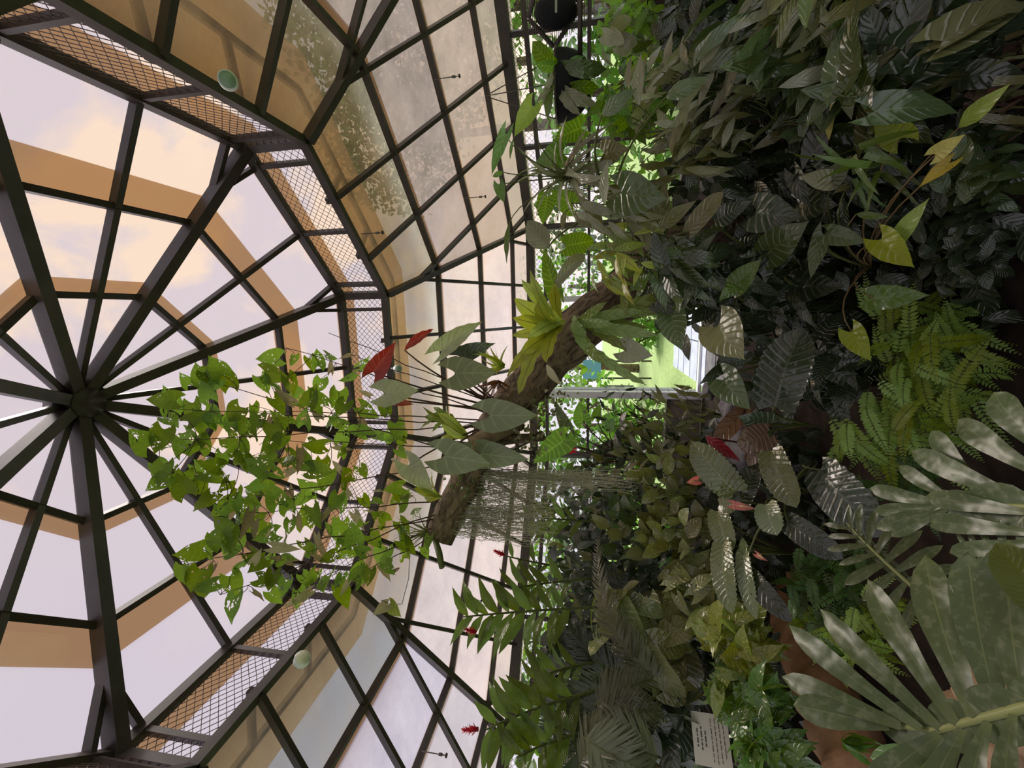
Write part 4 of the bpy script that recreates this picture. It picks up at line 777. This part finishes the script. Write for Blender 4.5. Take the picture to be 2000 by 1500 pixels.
ph = thing('split_leaf_philodendron', 'close split-leaf philodendron with long finger-like lobes, lower left foreground', 'plant', at(2080, 1330, 1.5))
def lobed(par, mid, lobes, W=.22, wave=.012):
    """divided blade given by its midrib and the run of each finger lobe (photo x, y, distance)"""
    m, mr = MB(), MB(); mp = [at(*q) for q in mid]; mr.tube(mp, [.008-.004*i/(len(mp)-1) for i in range(len(mp))], 6); r = uni(.35, .6)
    for (a, b, w) in lobes:
        P, Q = at(*a), at(*b); n_ = nhint((P+Q)/2, 1, .5, .12); leaf(m, P, Q, n_, w, 'strap', .07, .1, wave, 1.5, 16, 3, r=min(1, max(0, r+uni(-.12, .12))), droop=.03)
    for p, q in zip(mp, mp[1:]): leaf(m, p-(q-p)*.35, q+(q-p)*.35, nhint(p, 1, .5, 0), .62, 'oval', .02, .05, nt=8, ns=2, r=r)
    o = m.build('leaf', L['fore'], par); mr.build('midrib', plain('pale_midrib', lin(140, 146, 90), .5), o)
    q = MB(); q.tube(curve(V(par['_o']), mp[0], -.05, 6), .007, 6); q.build('stem', stemg, par)
lobed(ph, [(2080, 1360, 1.0), (1990, 1386, 1.02), (1900, 1408, 1.06), (1830, 1428, 1.1), (1740, 1416, 1.14)], [
  ((2000, 1382, 1.02), (1965, 1050, 1.1), .27), ((1950, 1394, 1.04), (1888, 1075, 1.12), .25), ((1905, 1402, 1.05), (1802, 1080, 1.14), .24), ((1868, 1414, 1.07), (1690, 1128, 1.16), .19), ((1838, 1424, 1.09), (1597, 1187, 1.18), .18), ((1800, 1424, 1.1), (1536, 1220, 1.2), .17),
  ((1760, 1418, 1.12), (1524, 1320, 1.2), .22), ((1735, 1416, 1.13), (1547, 1376, 1.18), .34), ((1835, 1434, 1.08), (1690, 1545, 1.1), .26), ((1880, 1424, 1.06), (1790, 1600, 1.06), .22), ((1930, 1410, 1.04), (1880, 1620, 1.04), .2), ((1980, 1396, 1.02), (1960, 1620, 1.0), .2)])
lobed(ph, [(2090, 1010, 1.25), (2000, 990, 1.28), (1900, 985, 1.34), (1840, 985, 1.38)], [
  ((2040, 880, 1.3), (1937, 765, 1.4), .34), ((2030, 925, 1.28), (1866, 818, 1.4), .26), ((1895, 925, 1.36), (1816, 840, 1.44), .3), ((1990, 975, 1.3), (1776, 878, 1.44), .22), ((1860, 978, 1.38), (1754, 908, 1.46), .24), ((1845, 985, 1.38), (1695, 953, 1.48), .22),
  ((2000, 1000, 1.27), (1804, 968, 1.4), .22), ((1840, 990, 1.38), (1704, 999, 1.48), .2), ((1845, 992, 1.38), (1708, 1032, 1.46), .22), ((1850, 994, 1.37), (1737, 1048, 1.44), .2), ((2010, 1040, 1.25), (1800, 1016, 1.4), .2), ((2020, 1060, 1.2), (1850, 1080, 1.3), .2)])
split_leaf('', (1800, 1160), (1648, 1020), 1.75, 1.8, 8, .5, ph, droop=.15)
split_leaf('', (2090, 1130), (1880, 1075), 1.25, 1.35, 7, .5, ph, droop=.12)
m = MB(); leaf(m, at(2080, 1210, 1.0), at(1945, 1060, 1.0), nhint(at(2000, 1150, 1)), .6, 'oblong', .06, .1, nt=14, ns=4); m.build('leaf', L['ginger'], ph)
m = MB(); leaf(m, at(1860, 1500, 1.4), at(1700, 1480, 1.45), nhint(at(1800, 1490, 1.4)), .4, 'oblong', .06, .1, nt=14, ns=4); m.build('leaf', L['lush'], ph)
for (lab, c, r, a) in (('tuft of narrow bright leaves growing through the split leaf, against the timber edging', (1645, 1450), 1.9, 30), ('second tuft of narrow bright leaves, beside the lobes of the big split leaf', (1650, 1280), 2.2, 190)):
    tuft('ribbon_tuft', lab, 'plant', at(*c, r), 9, .16, .16, 'lush', idir(a), .5, 'lance')
# edging, rocks, sign
ed = [at(1548, 1150, 3.95), at(1556, 1215, 3.75), at(1585, 1290, 3.5), at(1612, 1360, 3.3), at(1645, 1430, 3.1), at(1690, 1530, 2.95)]
m = MB(); c = []
for i in range(len(ed)-1): c += [ed[i].lerp(ed[i+1], j/5) for j in range(5)]
m.tube([V((p.x, p.y, max(.1, p.z))) for p in c+[ed[-1]]], [.15+.012*sin(i*1.3) for i in range(len(c)+1)], 14, rough=.15); tag(m.build('timber_edging', kerbm, None, ed[0]), 'long rounded brown timber edging at the front of the left bed', 'edging')
for (lab, p, r, sz) in (('tan stone under the big split leaf, largest of the rubble', (1975, 1330), 2.3, .17), ('tan stone showing between two lobes of the split leaf', (1915, 1360), 2.3, .12), ('small tan stone near the tip lobes of the split leaf', (1870, 1385), 2.35, .08), ('tan stone at the photo\'s edge below the split leaf\'s midrib', (1980, 1440), 2.2, .12), ('tan stone at the lower left corner', (1960, 1490), 2.2, .1)):
    rock('tan_stone', lab, at(*p, r), sz*.72, rockm)
rock('grey_stone', 'rounded grey stone at the foot of the door leaf', at(1385, 765, 5.2), .1, greyrock)
rock('grey_stone', 'grey boulder on the path left of the arrow leaves', at(1425, 815, 4.6), .2, greyrock, sq=.5)
rock('grey_stone', 'purplish stone slab under the brown leaves', at(1440, 880, 3.6), .22, greyrock, sq=.4)
sp = thing('plant_label', 'white rectangular plant label with printed text in the left bed', 'sign', at(1395, 1445, 3.3)); a0, a1 = at(1383, 1393, 3.25), at(1395, 1500, 3.25); hx = (a1-a0); nl = hx.length; hx /= nl; vz = V((0, 0, 1)); vz = (vz-hx*vz.dot(hx)); nn = hx.cross(vz).normalized()
if nn.dot(CAM-a0) < 0: nn = -nn
vz = (vz.normalized()+nn*-.35).normalized(); nn = hx.cross(vz).normalized(); nn = nn if nn.dot(CAM-a0) > 0 else -nn; hh = .19
m = MB(); ce = a0.lerp(a1, .5); m.box(ce-vz*hh/2, ce+vz*hh/2, nl, .008, nn); m.build('board', plain('cream_label', lin(228, 226, 208), .45), sp, smooth=False)
m = MB(); pitch = .021
for i in range(7):
    w_ = (.34, .44, .3, .8, .84, .8, .6)[i]; z0 = hh*.36-i*pitch-(0.012 if i > 2 else 0); x0 = -nl*w_/2; x1 = -x0; x = x0
    while x < x1:
        l = uni(.008, .03); y0 = ce+hx*x+vz*z0+nn*.0065; y1 = ce+hx*min(x+l, x1)+vz*z0+nn*.0065; m.box(y0, y1, .0075 if i < 3 else .004, .001, nn); x += l+.006
m.build('lettering', plain('grey_print', lin(96, 92, 84), .6), sp, smooth=False)
for s_ in (-.35, .35):
    m = MB(); b = ce+hx*nl*s_-vz*hh*.5-nn*.008; m.tube([b+vz*.1, V((b.x, b.y, .02))], .008, 6); m.build('leg', steel, sp)
# ------------------------------------------------------------------ baskets, nozzles, lamps
def basket(label, P, rad, dep):
    t = thing('hanging_basket', label, 'basket', P); m = MB(); n = 20; vs = []; P = V(P)
    for i in range(9):
        q = i/8*pi/2; R = rad*cos(q)**.7 if i < 8 else .001; z = -dep*sin(q)
        for j in range(n): vs.append(P+V((R*cos(6.283*j/n), R*sin(6.283*j/n), z)))
    m.add(vs, [(i*n+j, i*n+(j+1) % n, (i+1)*n+(j+1) % n, (i+1)*n+j) for i in range(8) for j in range(n)]); m.build('liner', black, t)
    m = MB(); m.tube([P+V((rad*cos(6.283*j/24), rad*sin(6.283*j/24), 0)) for j in range(25)], .008, 6); m.build('rim', steel, t)
    m = MB(); m.tube([P+V((rad*cos(6.283*j/24)*.96, rad*sin(6.283*j/24)*.96, -.04)) for j in range(1)]+[P+V((0, 0, -.04))], [.001, .001], 3); top = P+V((0, 0, .45))
    for j in range(3):
        m = MB(); m.tube([P+V((rad*cos(2.094*j), rad*sin(2.094*j), 0)), top], .003, 4); m.build('hanger', steel, t)
    m = MB(); 
    for j in range(n): pass
    m.add([P+V((rad*.97*cos(6.283*j/n), rad*.97*sin(6.283*j/n), -.03)) for j in range(n)], [tuple(range(n))]); m.build('compost', soil, t)
    return t
Pb = at(1088, 170, 3.1); basket('round black hanging basket with staghorn fern, in front of the right window', Pb, .19, .2)
stg = []
for (x, y, rt_, W, mt) in ((1040, 80, 2.95, .5, 'back'), (1045, 125, 2.9, .35, 'back'), (1060, 205, 2.9, .16, 'grey'), (1045, 205, 2.85, .14, 'grey'), (1070, 235, 2.9, .2, 'mid'), (1140, 110, 2.95, .35, 'lush'), (1170, 170, 2.95, .3, 'back'), (1185, 135, 2.95, .3, 'dark'), (1165, 205, 2.9, .25, 'grey'), (1135, 225, 2.9, .2, 'grey')):
    stg.append((1090+uni(-8, 8), 150+uni(-30, 30), x, y, 3.0, rt_, W, 'strap', mt, dict(bend=.22, fold=.2, wave=.03, nt=16, ns=3)))
leafset('staghorn_fern', 'staghorn fern spilling from the round hanging basket', 'fern', Pb+V((0, 0, .02)), stg, toroot=False)
# hexagonal basket
Ph = at(1085, 25, 3.2); t = thing('hexagonal_basket', 'hexagonal hanging frame with a black pot, by the window at the upper edge', 'basket', Ph)
fr = [at(x, y, 3.2) for (x, y) in ((1032, 36), (1082, 92), (1110, 50), (1135, 12), (1110, -40), (1050, -40))]
for p, q in zip(fr, fr[1:]+fr[:1]):
    m = MB(); m.tube([p, q], .014, 6); m.build('frame', plain('weathered_grey_timber', lin(92, 84, 84), .7), t)
cn = sum(fr, V())/6; m = MB()
for i in range(40):
    q = -.5+i/40; ax = V((.4*.9, 0, 0)); p0 = cn+V((0, 0, q*.42)); m.tube([p0-RT*.19*(1-abs(q)*1.2), p0+RT*.19*(1-abs(q)*1.2)], .0025, 3, cap=False)
m.build('wire_slats', steel, t)
m = MB(); c_ = at(1085, 22, 3.15); vs = []; n = 16
for i in range(9):
    q = pi*i/8
    for j in range(n): vs.append(c_+V((.085*sin(q)*cos(6.283*j/n), .085*sin(q)*sin(6.283*j/n), .12*cos(q))))
m.add(vs, [(i*n+j, i*n+(j+1) % n, (i+1)*n+(j+1) % n, (i+1)*n+j) for i in range(8) for j in range(n)]); m.build('pot', black, t)
m = MB(); p = at(1086, 12, 3.0); m.box(p-RT*.035, p+RT*.035, .012, .002, (CAM-p)); m.build('tag', plain('grey_tag', lin(150, 148, 145), .5), t, smooth=False)
m = MB(); m.tube([at(1133, -60, 3.05), at(1133, 118, 3.05)], .014, 8); p = m.build('rod', steel, None, at(1133, 20, 3.05)); p.name = 'hanging_rail'; tag(p, 'thin black horizontal rail carrying the two baskets', 'rail')

def nozzle(label, a, b, r):
    P, Q = at(*a, r), at(*b, r); Q = P+V((0, 0, -(Q-P).length)); t = thing('misting_nozzle', label, 'nozzle', P, 'misting nozzles under the roof bars'); m = MB(); m.tube([P, P.lerp(Q, .75)], .004, 5); m.build('tube', plain('grey_tube', lin(96, 84, 82), .5), t)
    m = MB(); m.tube([P.lerp(Q, .72), P.lerp(Q, .86)], .011, 8); m.tube([P.lerp(Q, .86), Q], .004, 6); m.build('body', plain('grey_plastic', lin(110, 104, 102), .5), t); m = MB(); m.tube([Q, Q+V((0, 0, -.012))], .016, 8); m.build('spray_head', steel, t)
for (lab, a, b, r) in (('misting nozzle nearest the upper edge, over the round basket', (848, 155), (898, 150), 4.7), ('misting nozzle hanging beside the hanging heart leaves', (908, 387), (948, 384), 5.0), ('misting nozzle close to the corner of the upper roof vent', (705, 457), (750, 451), 4.1), ('misting nozzle above the tallest ginger', (905, 1170), (940, 1172), 4.9), ('misting nozzle at the lower left roof', (824, 1467), (872, 1474), 4.3)): nozzle(lab, a, b, r)
def lamp(label, p, r, rad, nd, lc=(150, 175, 165)):
    P = at(*p, r); t = thing('round_lamp', label, 'lamp', P); nd = V(nd).normalized(); m = MB(); m.tube([P-nd*.02, P+nd*.012, P+nd*.02], [rad, rad, rad*.9], 20); m.build('housing', white, t)
    m = MB(); m.tube([P+nd*.02, P+nd*.026], [rad*.84, rad*.8], 20); m.build('lens', plain('frosted_lens', lin(*lc), .3), t); m = MB(); m.tube([P-nd*.02, P-nd*.07+V((0, 0, .02))], .012, 6); m.build('bracket', steel, t)
lamp('round white lamp on the upper roof ring, at the orange-tinted upper edge', (445, 157), 3.05, .046, (CAM-at(445, 157, 3))+V((0, -1.2, -.6)))
lamp('round white lamp on the lower vent beam at the left', (590, 1287), 3.15, .045, (CAM-at(590, 1287, 3)).normalized()+V((1.0, .3, -.2)), (246, 240, 224))
lamp('small white lamp on the vent beam behind the red leaf', (777, 720), 3.9, .035, (CAM-at(777, 720, 3.9))+V((0, 0, -4)))
# ------------------------------------------------------------------ what singles each thing out, in the frame of the photo (which lies on its side: sky to the left, ground to the right)
RELABEL = {
'arrow_leaf_philodendron': 'large ribbed arrow leaves at the upper edge of the bright doorway opening',
'arrow_leaf_philodendron.001': 'smooth dark arrow leaves in front of the paving at the white door leaf\'s right end',
'arrowhead_vine': 'yellow-green mottled arrowhead vine beside the large round pale leaves',
'arrowhead_vine.001': 'yellow-green arrowhead vine against the timber edging, above the white plant label',
'broad_leaf_philodendron': 'broad dark leaf with pale midrib to the right of the strap-leaved epiphyte',
'bromeliad.001': 'brown-tipped bromeliad tuft touching the uppermost big ear leaf',
'brown_leaf_plant': 'shining brown-purple leaves left of the bright sword fern, beside the red leaf',
'button_creeper': 'small-leaved creeper on the trunk where it meets the white door leaf',
'button_creeper.002': 'small-leaved creeper on the trunk between the pale broken branch and the striped ears',
'climbing_pothos': 'broad dark leaves in the upper right corner of the photo',
'climbing_pothos.001': 'large glossy leaves just above the topmost lime leaf of the lime-leaved vine',
'cycad': 'grey-tan arching frond running between the tallest ginger and the rounded climbers',
'cycad.001': 'dark feathery fronds spreading wide near the lower edge, left of the plant label',
'cycad.002': 'curled tan frond lying over the round leaves, near the plant label',
'cycad.003': 'frond cut by the lower edge of the photo, left of the plant label',
'cycad.004': 'dark frond among the rounded climbers, behind the arching grey-tan frond',
'dark_climber': 'dark leaves at the upper edge, half lost in shadow right of the backlit bush',
'elephant_ear.001': 'backlit striped elephant ear leaves at the window just under the white door leaf',
'flamingo_flower': 'small salmon-pink flower touching the left end of the comb-ribbed leaf',
'flamingo_flower.001': 'salmon-pink flower between the comb-ribbed leaf and the two toothed leaves',
'flamingo_flower.002': 'little magenta-pink flower over bare earth, nearest the lacy fern',
'garden_shrub': 'low shrub outside the windows beside the round basket',
'garden_shrub.003': 'low shrub outside on the lawn just under the white door leaf',
'garden_shrub.004': 'low shrub outside behind the hanging moss',
'garden_shrub.006': 'low shrub outside near the lower edge of the photo',
'garden_tree': 'broad garden tree outside behind the hexagonal basket',
'garden_tree.003': 'pale green tree outside, above the doorway and behind the nest fern',
'garden_tree.004': 'feathery tree outside, left of the pale blue panel',
'garden_tree.005': 'leafy tree outside the window behind the striped elephant ears',
'garden_tree.007': 'sunlit tree outside between the hanging moss and the tallest ginger',
'garden_tree.009': 'yellow-green tree outside behind the ginger with the red flower cone',
'garden_tree.010': 'shady tree outside the windows at the lower edge of the photo',
'garden_tree.011': 'tall dark tree showing through the roof panes at the upper edge',
'garden_tree.012': 'tall tree showing through the roof panes left of the hanging heart leaves',
'garden_tree.013': 'tall tree showing through the roof panes left of the round basket',
'garden_tree.014': 'tall tree showing through the roof at the upper edge, nearest the orange-tinted vent',
'glossy_leaf_vine': 'dark glossy leaves with bright highlights, just left of the lime leaves',
'grey_leaved_climber': 'grey-backed long leaves to the right of the round basket',
'grey_stone': 'rounded grey stone at the right end of the white door leaf',
'grey_stone.001': 'grey boulder on the path beside the smooth dark arrow leaves',
'grey_stone.002': 'purplish stone slab beside the dark red leaf',
'hanging_basket': 'round black hanging basket with staghorn fern, in front of the windows',
'hanging_heart_vine': 'backlit heart leaves on long stalks crossing the eaves beam, left of the strap-leaved epiphyte',
'hanging_moss': 'long grey moss curtain nearest the ear leaves, reaching furthest to the right',
'hanging_moss.001': 'thin moss strands between the two thicker moss curtains',
'heart_leaf_philodendron': 'shaded heart-shaped leaves midway between the nest fern and the lime-leaved vine',
'heart_leaved_vine': 'heart-leaved vine nearest the dome\'s hub, at the left end of the climbing mass',
'heart_leaved_vine.001': 'heart-leaved vine in the upper right of the climbing mass, next to the red leaves',
'heart_leaved_vine.002': 'heart-leaved vine in the lower part of the climbing mass, towards the cream lamp',
'hexagonal_basket': 'hexagonal hanging frame with a black pot, at the upper edge by the window',
'lime_leaved_vine': 'vine with bright lime and yellow leaves above the bright sword ferns',
'lush_groundcover': 'lush green leaves covering the right side of the white plant label',
'lush_groundcover.001': 'lush green leaves at the lower edge between plant label and timber edging',
'lush_groundcover.002': 'mid-green leaves just above the white plant label',
'misting_nozzle': 'misting nozzle nearest the upper edge of the photo, left of the round basket',
'misting_nozzle.003': 'misting nozzle left of the tallest ginger',
'misting_nozzle.004': 'misting nozzle nearest the lower edge of the photo',
'moss_fern': 'brownish narrow-leaved growth at the right edge, above the lime-leaved vine',
'paired_leaf_climber': 'pair of mid-green leaves, one small and bright, between nest fern and lime leaves',
'paired_leaf_climber.001': 'two small bright leaves on a pale stem to the right of the nest fern',
'plant_label': 'white rectangular plant label with printed text near the lower edge',
'red_ginger': 'tallest broad-leaved ginger, its tip reaching furthest left, small red flower under the tip',
'red_ginger.002': 'ginger near the lower edge carrying the leftmost red flower cone',
'red_ginger.003': 'ginger near the lower edge with a dark red flower against the eaves beam',
'red_ginger.005': 'ginger with long leaves at the right ends of the hanging moss',
'red_ginger.006': 'ginger between the tallest ginger and the one with the red flower cone',
'red_leaf_plant': 'long dark red leaf with rusty leaves, between the paving and the salmon flowers',
'red_leaved_climber': 'climber with three dark red leaves among the heart leaves, left of the trunk',
'ribbed_anthurium': 'big dark pleated leaf with toothed edge, right of the paving and door leaf',
'ribbed_anthurium.001': 'pale comb-ribbed leaf beside the dark red leaf',
'ribbed_anthurium.002': 'shiny pleated leaf with white highlights under the big dark pleated leaf',
'ribbed_anthurium.003': 'two long pleated leaves with toothed edges below the salmon flowers',
'ribbon_plant': 'narrow bright ribbon leaves radiating left of the lime and yellow leaves',
'round_lamp': 'round lamp with green-grey lens on the orange-tinted vent at the upper edge',
'round_lamp.001': 'round cream lamp on the vent beam in the lower left part',
'round_leaved_climber': 'cluster of rounded grey leaves to the right of the hexagonal basket',
'shade_climber': 'dark leaves in deep shade just left of the yellow leaves of the vine',
'shade_climber.001': 'dark leaves in deep shade between the paired green leaves and the lime vine',
'shade_climber.002': 'sombre large leaves just right of the big dark pleated leaf',
'small_leaved_groundcover': 'low blue-green groundcover at the right edge, above the bright sword fern',
'small_leaved_groundcover.001': 'dim groundcover right of the yellow leaves of the lime-leaved vine',
'spathe_plant': 'long glossy lance leaves massed to the right of the grey-backed leaves',
'spathe_plant.001': 'grey-sheened long leaves at the upper edge of the photo',
'spathe_plant.002': 'glossy dark lance leaves with a few yellow ones, upper left of the lime leaves',
'split_leaf_philodendron': 'close split-leaf philodendron with long finger-like lobes, lower right corner',
'strap_fern.001': 'small green strap fern left of the pale broken branch',
'strap_fern.002': 'green strap fern on the left side of the trunk near its hollow end',
'strap_leaved_epiphyte': 'grey-green epiphyte with radiating narrow strap leaves below the round basket in the photo',
'sunlit_shrub': 'bright backlit bush at the upper edge, right of both baskets',
'sunlit_shrub.001': 'backlit leafy bush against the window, right of the strap-leaved epiphyte',
'sword_fern': 'bright green sword fern directly above the close split-leaf plant',
'sword_fern.001': 'bright green sword fern directly below the lime-leaved vine',
'sword_fern.002': 'yellowish sword fern fronds at the left end of the bright fern bank',
'sword_fern.003': 'shaded fern fronds between the broad dark ribbed leaf and the split-leaf plant',
'tan_stone': 'tan stone nearest the right edge behind the split leaf, largest of the rubble',
'tan_stone.002': 'smallest tan stone, showing next to the midrib of the split leaf',
'tan_stone.003': 'tan stone just below the midrib of the split leaf, at the right edge',
'tan_stone.004': 'tan stone in the lower right corner of the photo',
'timber_edging': 'long rounded brown timber edging running to the lower edge behind the split leaf',
'tongue_fern': 'grey-green tongue-shaped leaves right of the strap-leaved epiphyte',
'tongue_fern.001': 'yellowing tongue-shaped leaves in the gap above the nest ferns',
'tongue_leaf_plant': 'long brown-green leaves with yellow margins, left of the shaded heart leaves',
'trunk_climber': 'dark leaves wrapping the trunk above the two small bright leaves',
'trunk_climber.001': 'shadowy leaves hiding the foot of the trunk, beside the paired green leaves',
'undergrowth': 'dim leafy undergrowth filling the bed in the upper right quarter',
'undergrowth.001': 'dim leafy undergrowth filling the bed in the lower right quarter',
'variegated_climber': 'silver-grey upright leaves just under the right end of the white door leaf',
'variegated_climber.001': 'pointed pale leaves between the striped ears and the silver-grey upright leaves',
'variegated_climber.002': 'dark spiky leaves directly under the middle of the white door leaf',
'variegated_climber.003': 'rounded dull leaves to the left of the comb-ribbed leaf and first salmon flower',
'variegated_climber.004': 'rounded leaves in the middle of the climbing mass, left of the toothed leaves',
'variegated_climber.005': 'round dark leaves right of the hanging moss, above the arching frond\'s tip',
'variegated_climber.006': 'dull heart leaves left of the lower ends of the two toothed leaves',
'variegated_climber.007': 'large round leaves right of the arching grey-tan frond',
'variegated_climber.008': 'large round pale leaves halfway between the tallest ginger and the arrowhead vine',
'variegated_climber.009': 'large dim leaves immediately left of the white plant label',
'variegated_climber.010': 'dark leaves behind the ginger stems, above the arching frond',
'variegated_climber.011': 'olive leaves between the hanging moss and the rounded climbers',
'vine_tendril': 'thin looping tendril with two young leaves under the trunk end, by the roof corner',
}
for k_, v_ in RELABEL.items():
    o = bpy.data.objects.get(k_)
    if o is not None: o['label'] = v_
SUN, EXPO = 3.4, 0.0
# ------------------------------------------------------------------ sky, light, camera
w = bpy.data.worlds.new('sky'); bpy.context.scene.world = w; w.use_nodes = True; nt = w.node_tree; nt.nodes.clear()
def wn(typ, **kw):
    o = nt.nodes.new(typ); ins = kw.pop('i', {})
    for k, v in kw.items(): setattr(o, k, v)
    for k, v in ins.items():
        if isinstance(v, bpy.types.NodeSocket): nt.links.new(v, o.inputs[k])
        else: o.inputs[k].default_value = v
    return o
geo = wn('ShaderNodeTexCoord').outputs['Generated']
cl = wn('ShaderNodeTexNoise', i={'Vector': geo, 'Scale': 4.2, 'Detail': 6.0, 'Roughness': .55, 'Distortion': .35})
cl2 = wn('ShaderNodeMapRange', i={0: cl.outputs[0], 1: .47, 2: .57})
gd = ray(430, 330); dt = wn('ShaderNodeVectorMath', operation='DOT_PRODUCT', i={0: geo, 1: tuple(gd)})
near = wn('ShaderNodeMapRange', i={0: dt.outputs['Value'], 1: .6, 2: .93})
near.interpolation_type = 'SMOOTHSTEP'
amt = wn('ShaderNodeMath', operation='MULTIPLY', i={0: cl2.outputs[0], 1: near.outputs[0]})
glow = wn('ShaderNodeMath', operation='MULTIPLY', i={0: near.outputs[0], 1: .16})
am2 = wn('ShaderNodeMath', operation='MULTIPLY_ADD', i={0: amt.outputs[0], 1: .9, 2: glow.outputs[0]}); am2.use_clamp = True
mx = wn('ShaderNodeMix', data_type='RGBA'); nt.links.new(am2.outputs[0], mx.inputs[0]); mx.inputs[6].default_value = (.70, .655, .74, 1); mx.inputs[7].default_value = (1.05, .84, .64, 1)
sz = wn('ShaderNodeSeparateXYZ', i={0: geo}); hz = wn('ShaderNodeMapRange', i={0: sz.outputs[2], 1: .0, 2: .3, 3: 1.5, 4: 1.0})
vm = wn('ShaderNodeVectorMath', operation='SCALE', i={0: mx.outputs[2], 'Scale': hz.outputs[0]})
bg = wn('ShaderNodeBackground', i={'Color': vm.outputs[0], 'Strength': 1.0}); wo = wn('ShaderNodeOutputWorld'); nt.links.new(bg.outputs[0], wo.inputs[0])
sl = bpy.data.lights.new('overcast_sun', 'SUN'); sl.energy = SUN; sl.angle = radians(28); sl.color = (1, .95, .86)
so = bpy.data.objects.new('overcast_sun', sl); C.objects.link(so); so.rotation_euler = V((-.25, -.45, -1)).normalized().to_track_quat('-Z', 'Y').to_euler()
cd = bpy.data.cameras.new('camera'); cd.sensor_width = 36; cd.lens = FP/2000*36; cd.clip_start = .02; cd.clip_end = 200
co = bpy.data.objects.new('camera', cd); C.objects.link(co)
X, Y, Z = -UP, RT, -_f
co.matrix_world = Matrix(((X.x, Y.x, Z.x, CAM.x), (X.y, Y.y, Z.y, CAM.y), (X.z, Y.z, Z.z, CAM.z), (0, 0, 0, 1)))
sc = bpy.context.scene; sc.camera = co
vs_ = sc.view_settings; vs_.view_transform = 'Standard'; vs_.look = 'None'; vs_.gamma = 1; vs_.exposure = EXPO; vs_.use_curve_mapping = False
cy = sc.cycles; cy.max_bounces = 10; cy.transparent_max_bounces = 24; cy.transmission_bounces = 6; cy.diffuse_bounces = 4; cy.glossy_bounces = 3
cy.use_denoising = True
for o in bpy.data.objects:
    if '_o' in o: del o['_o']
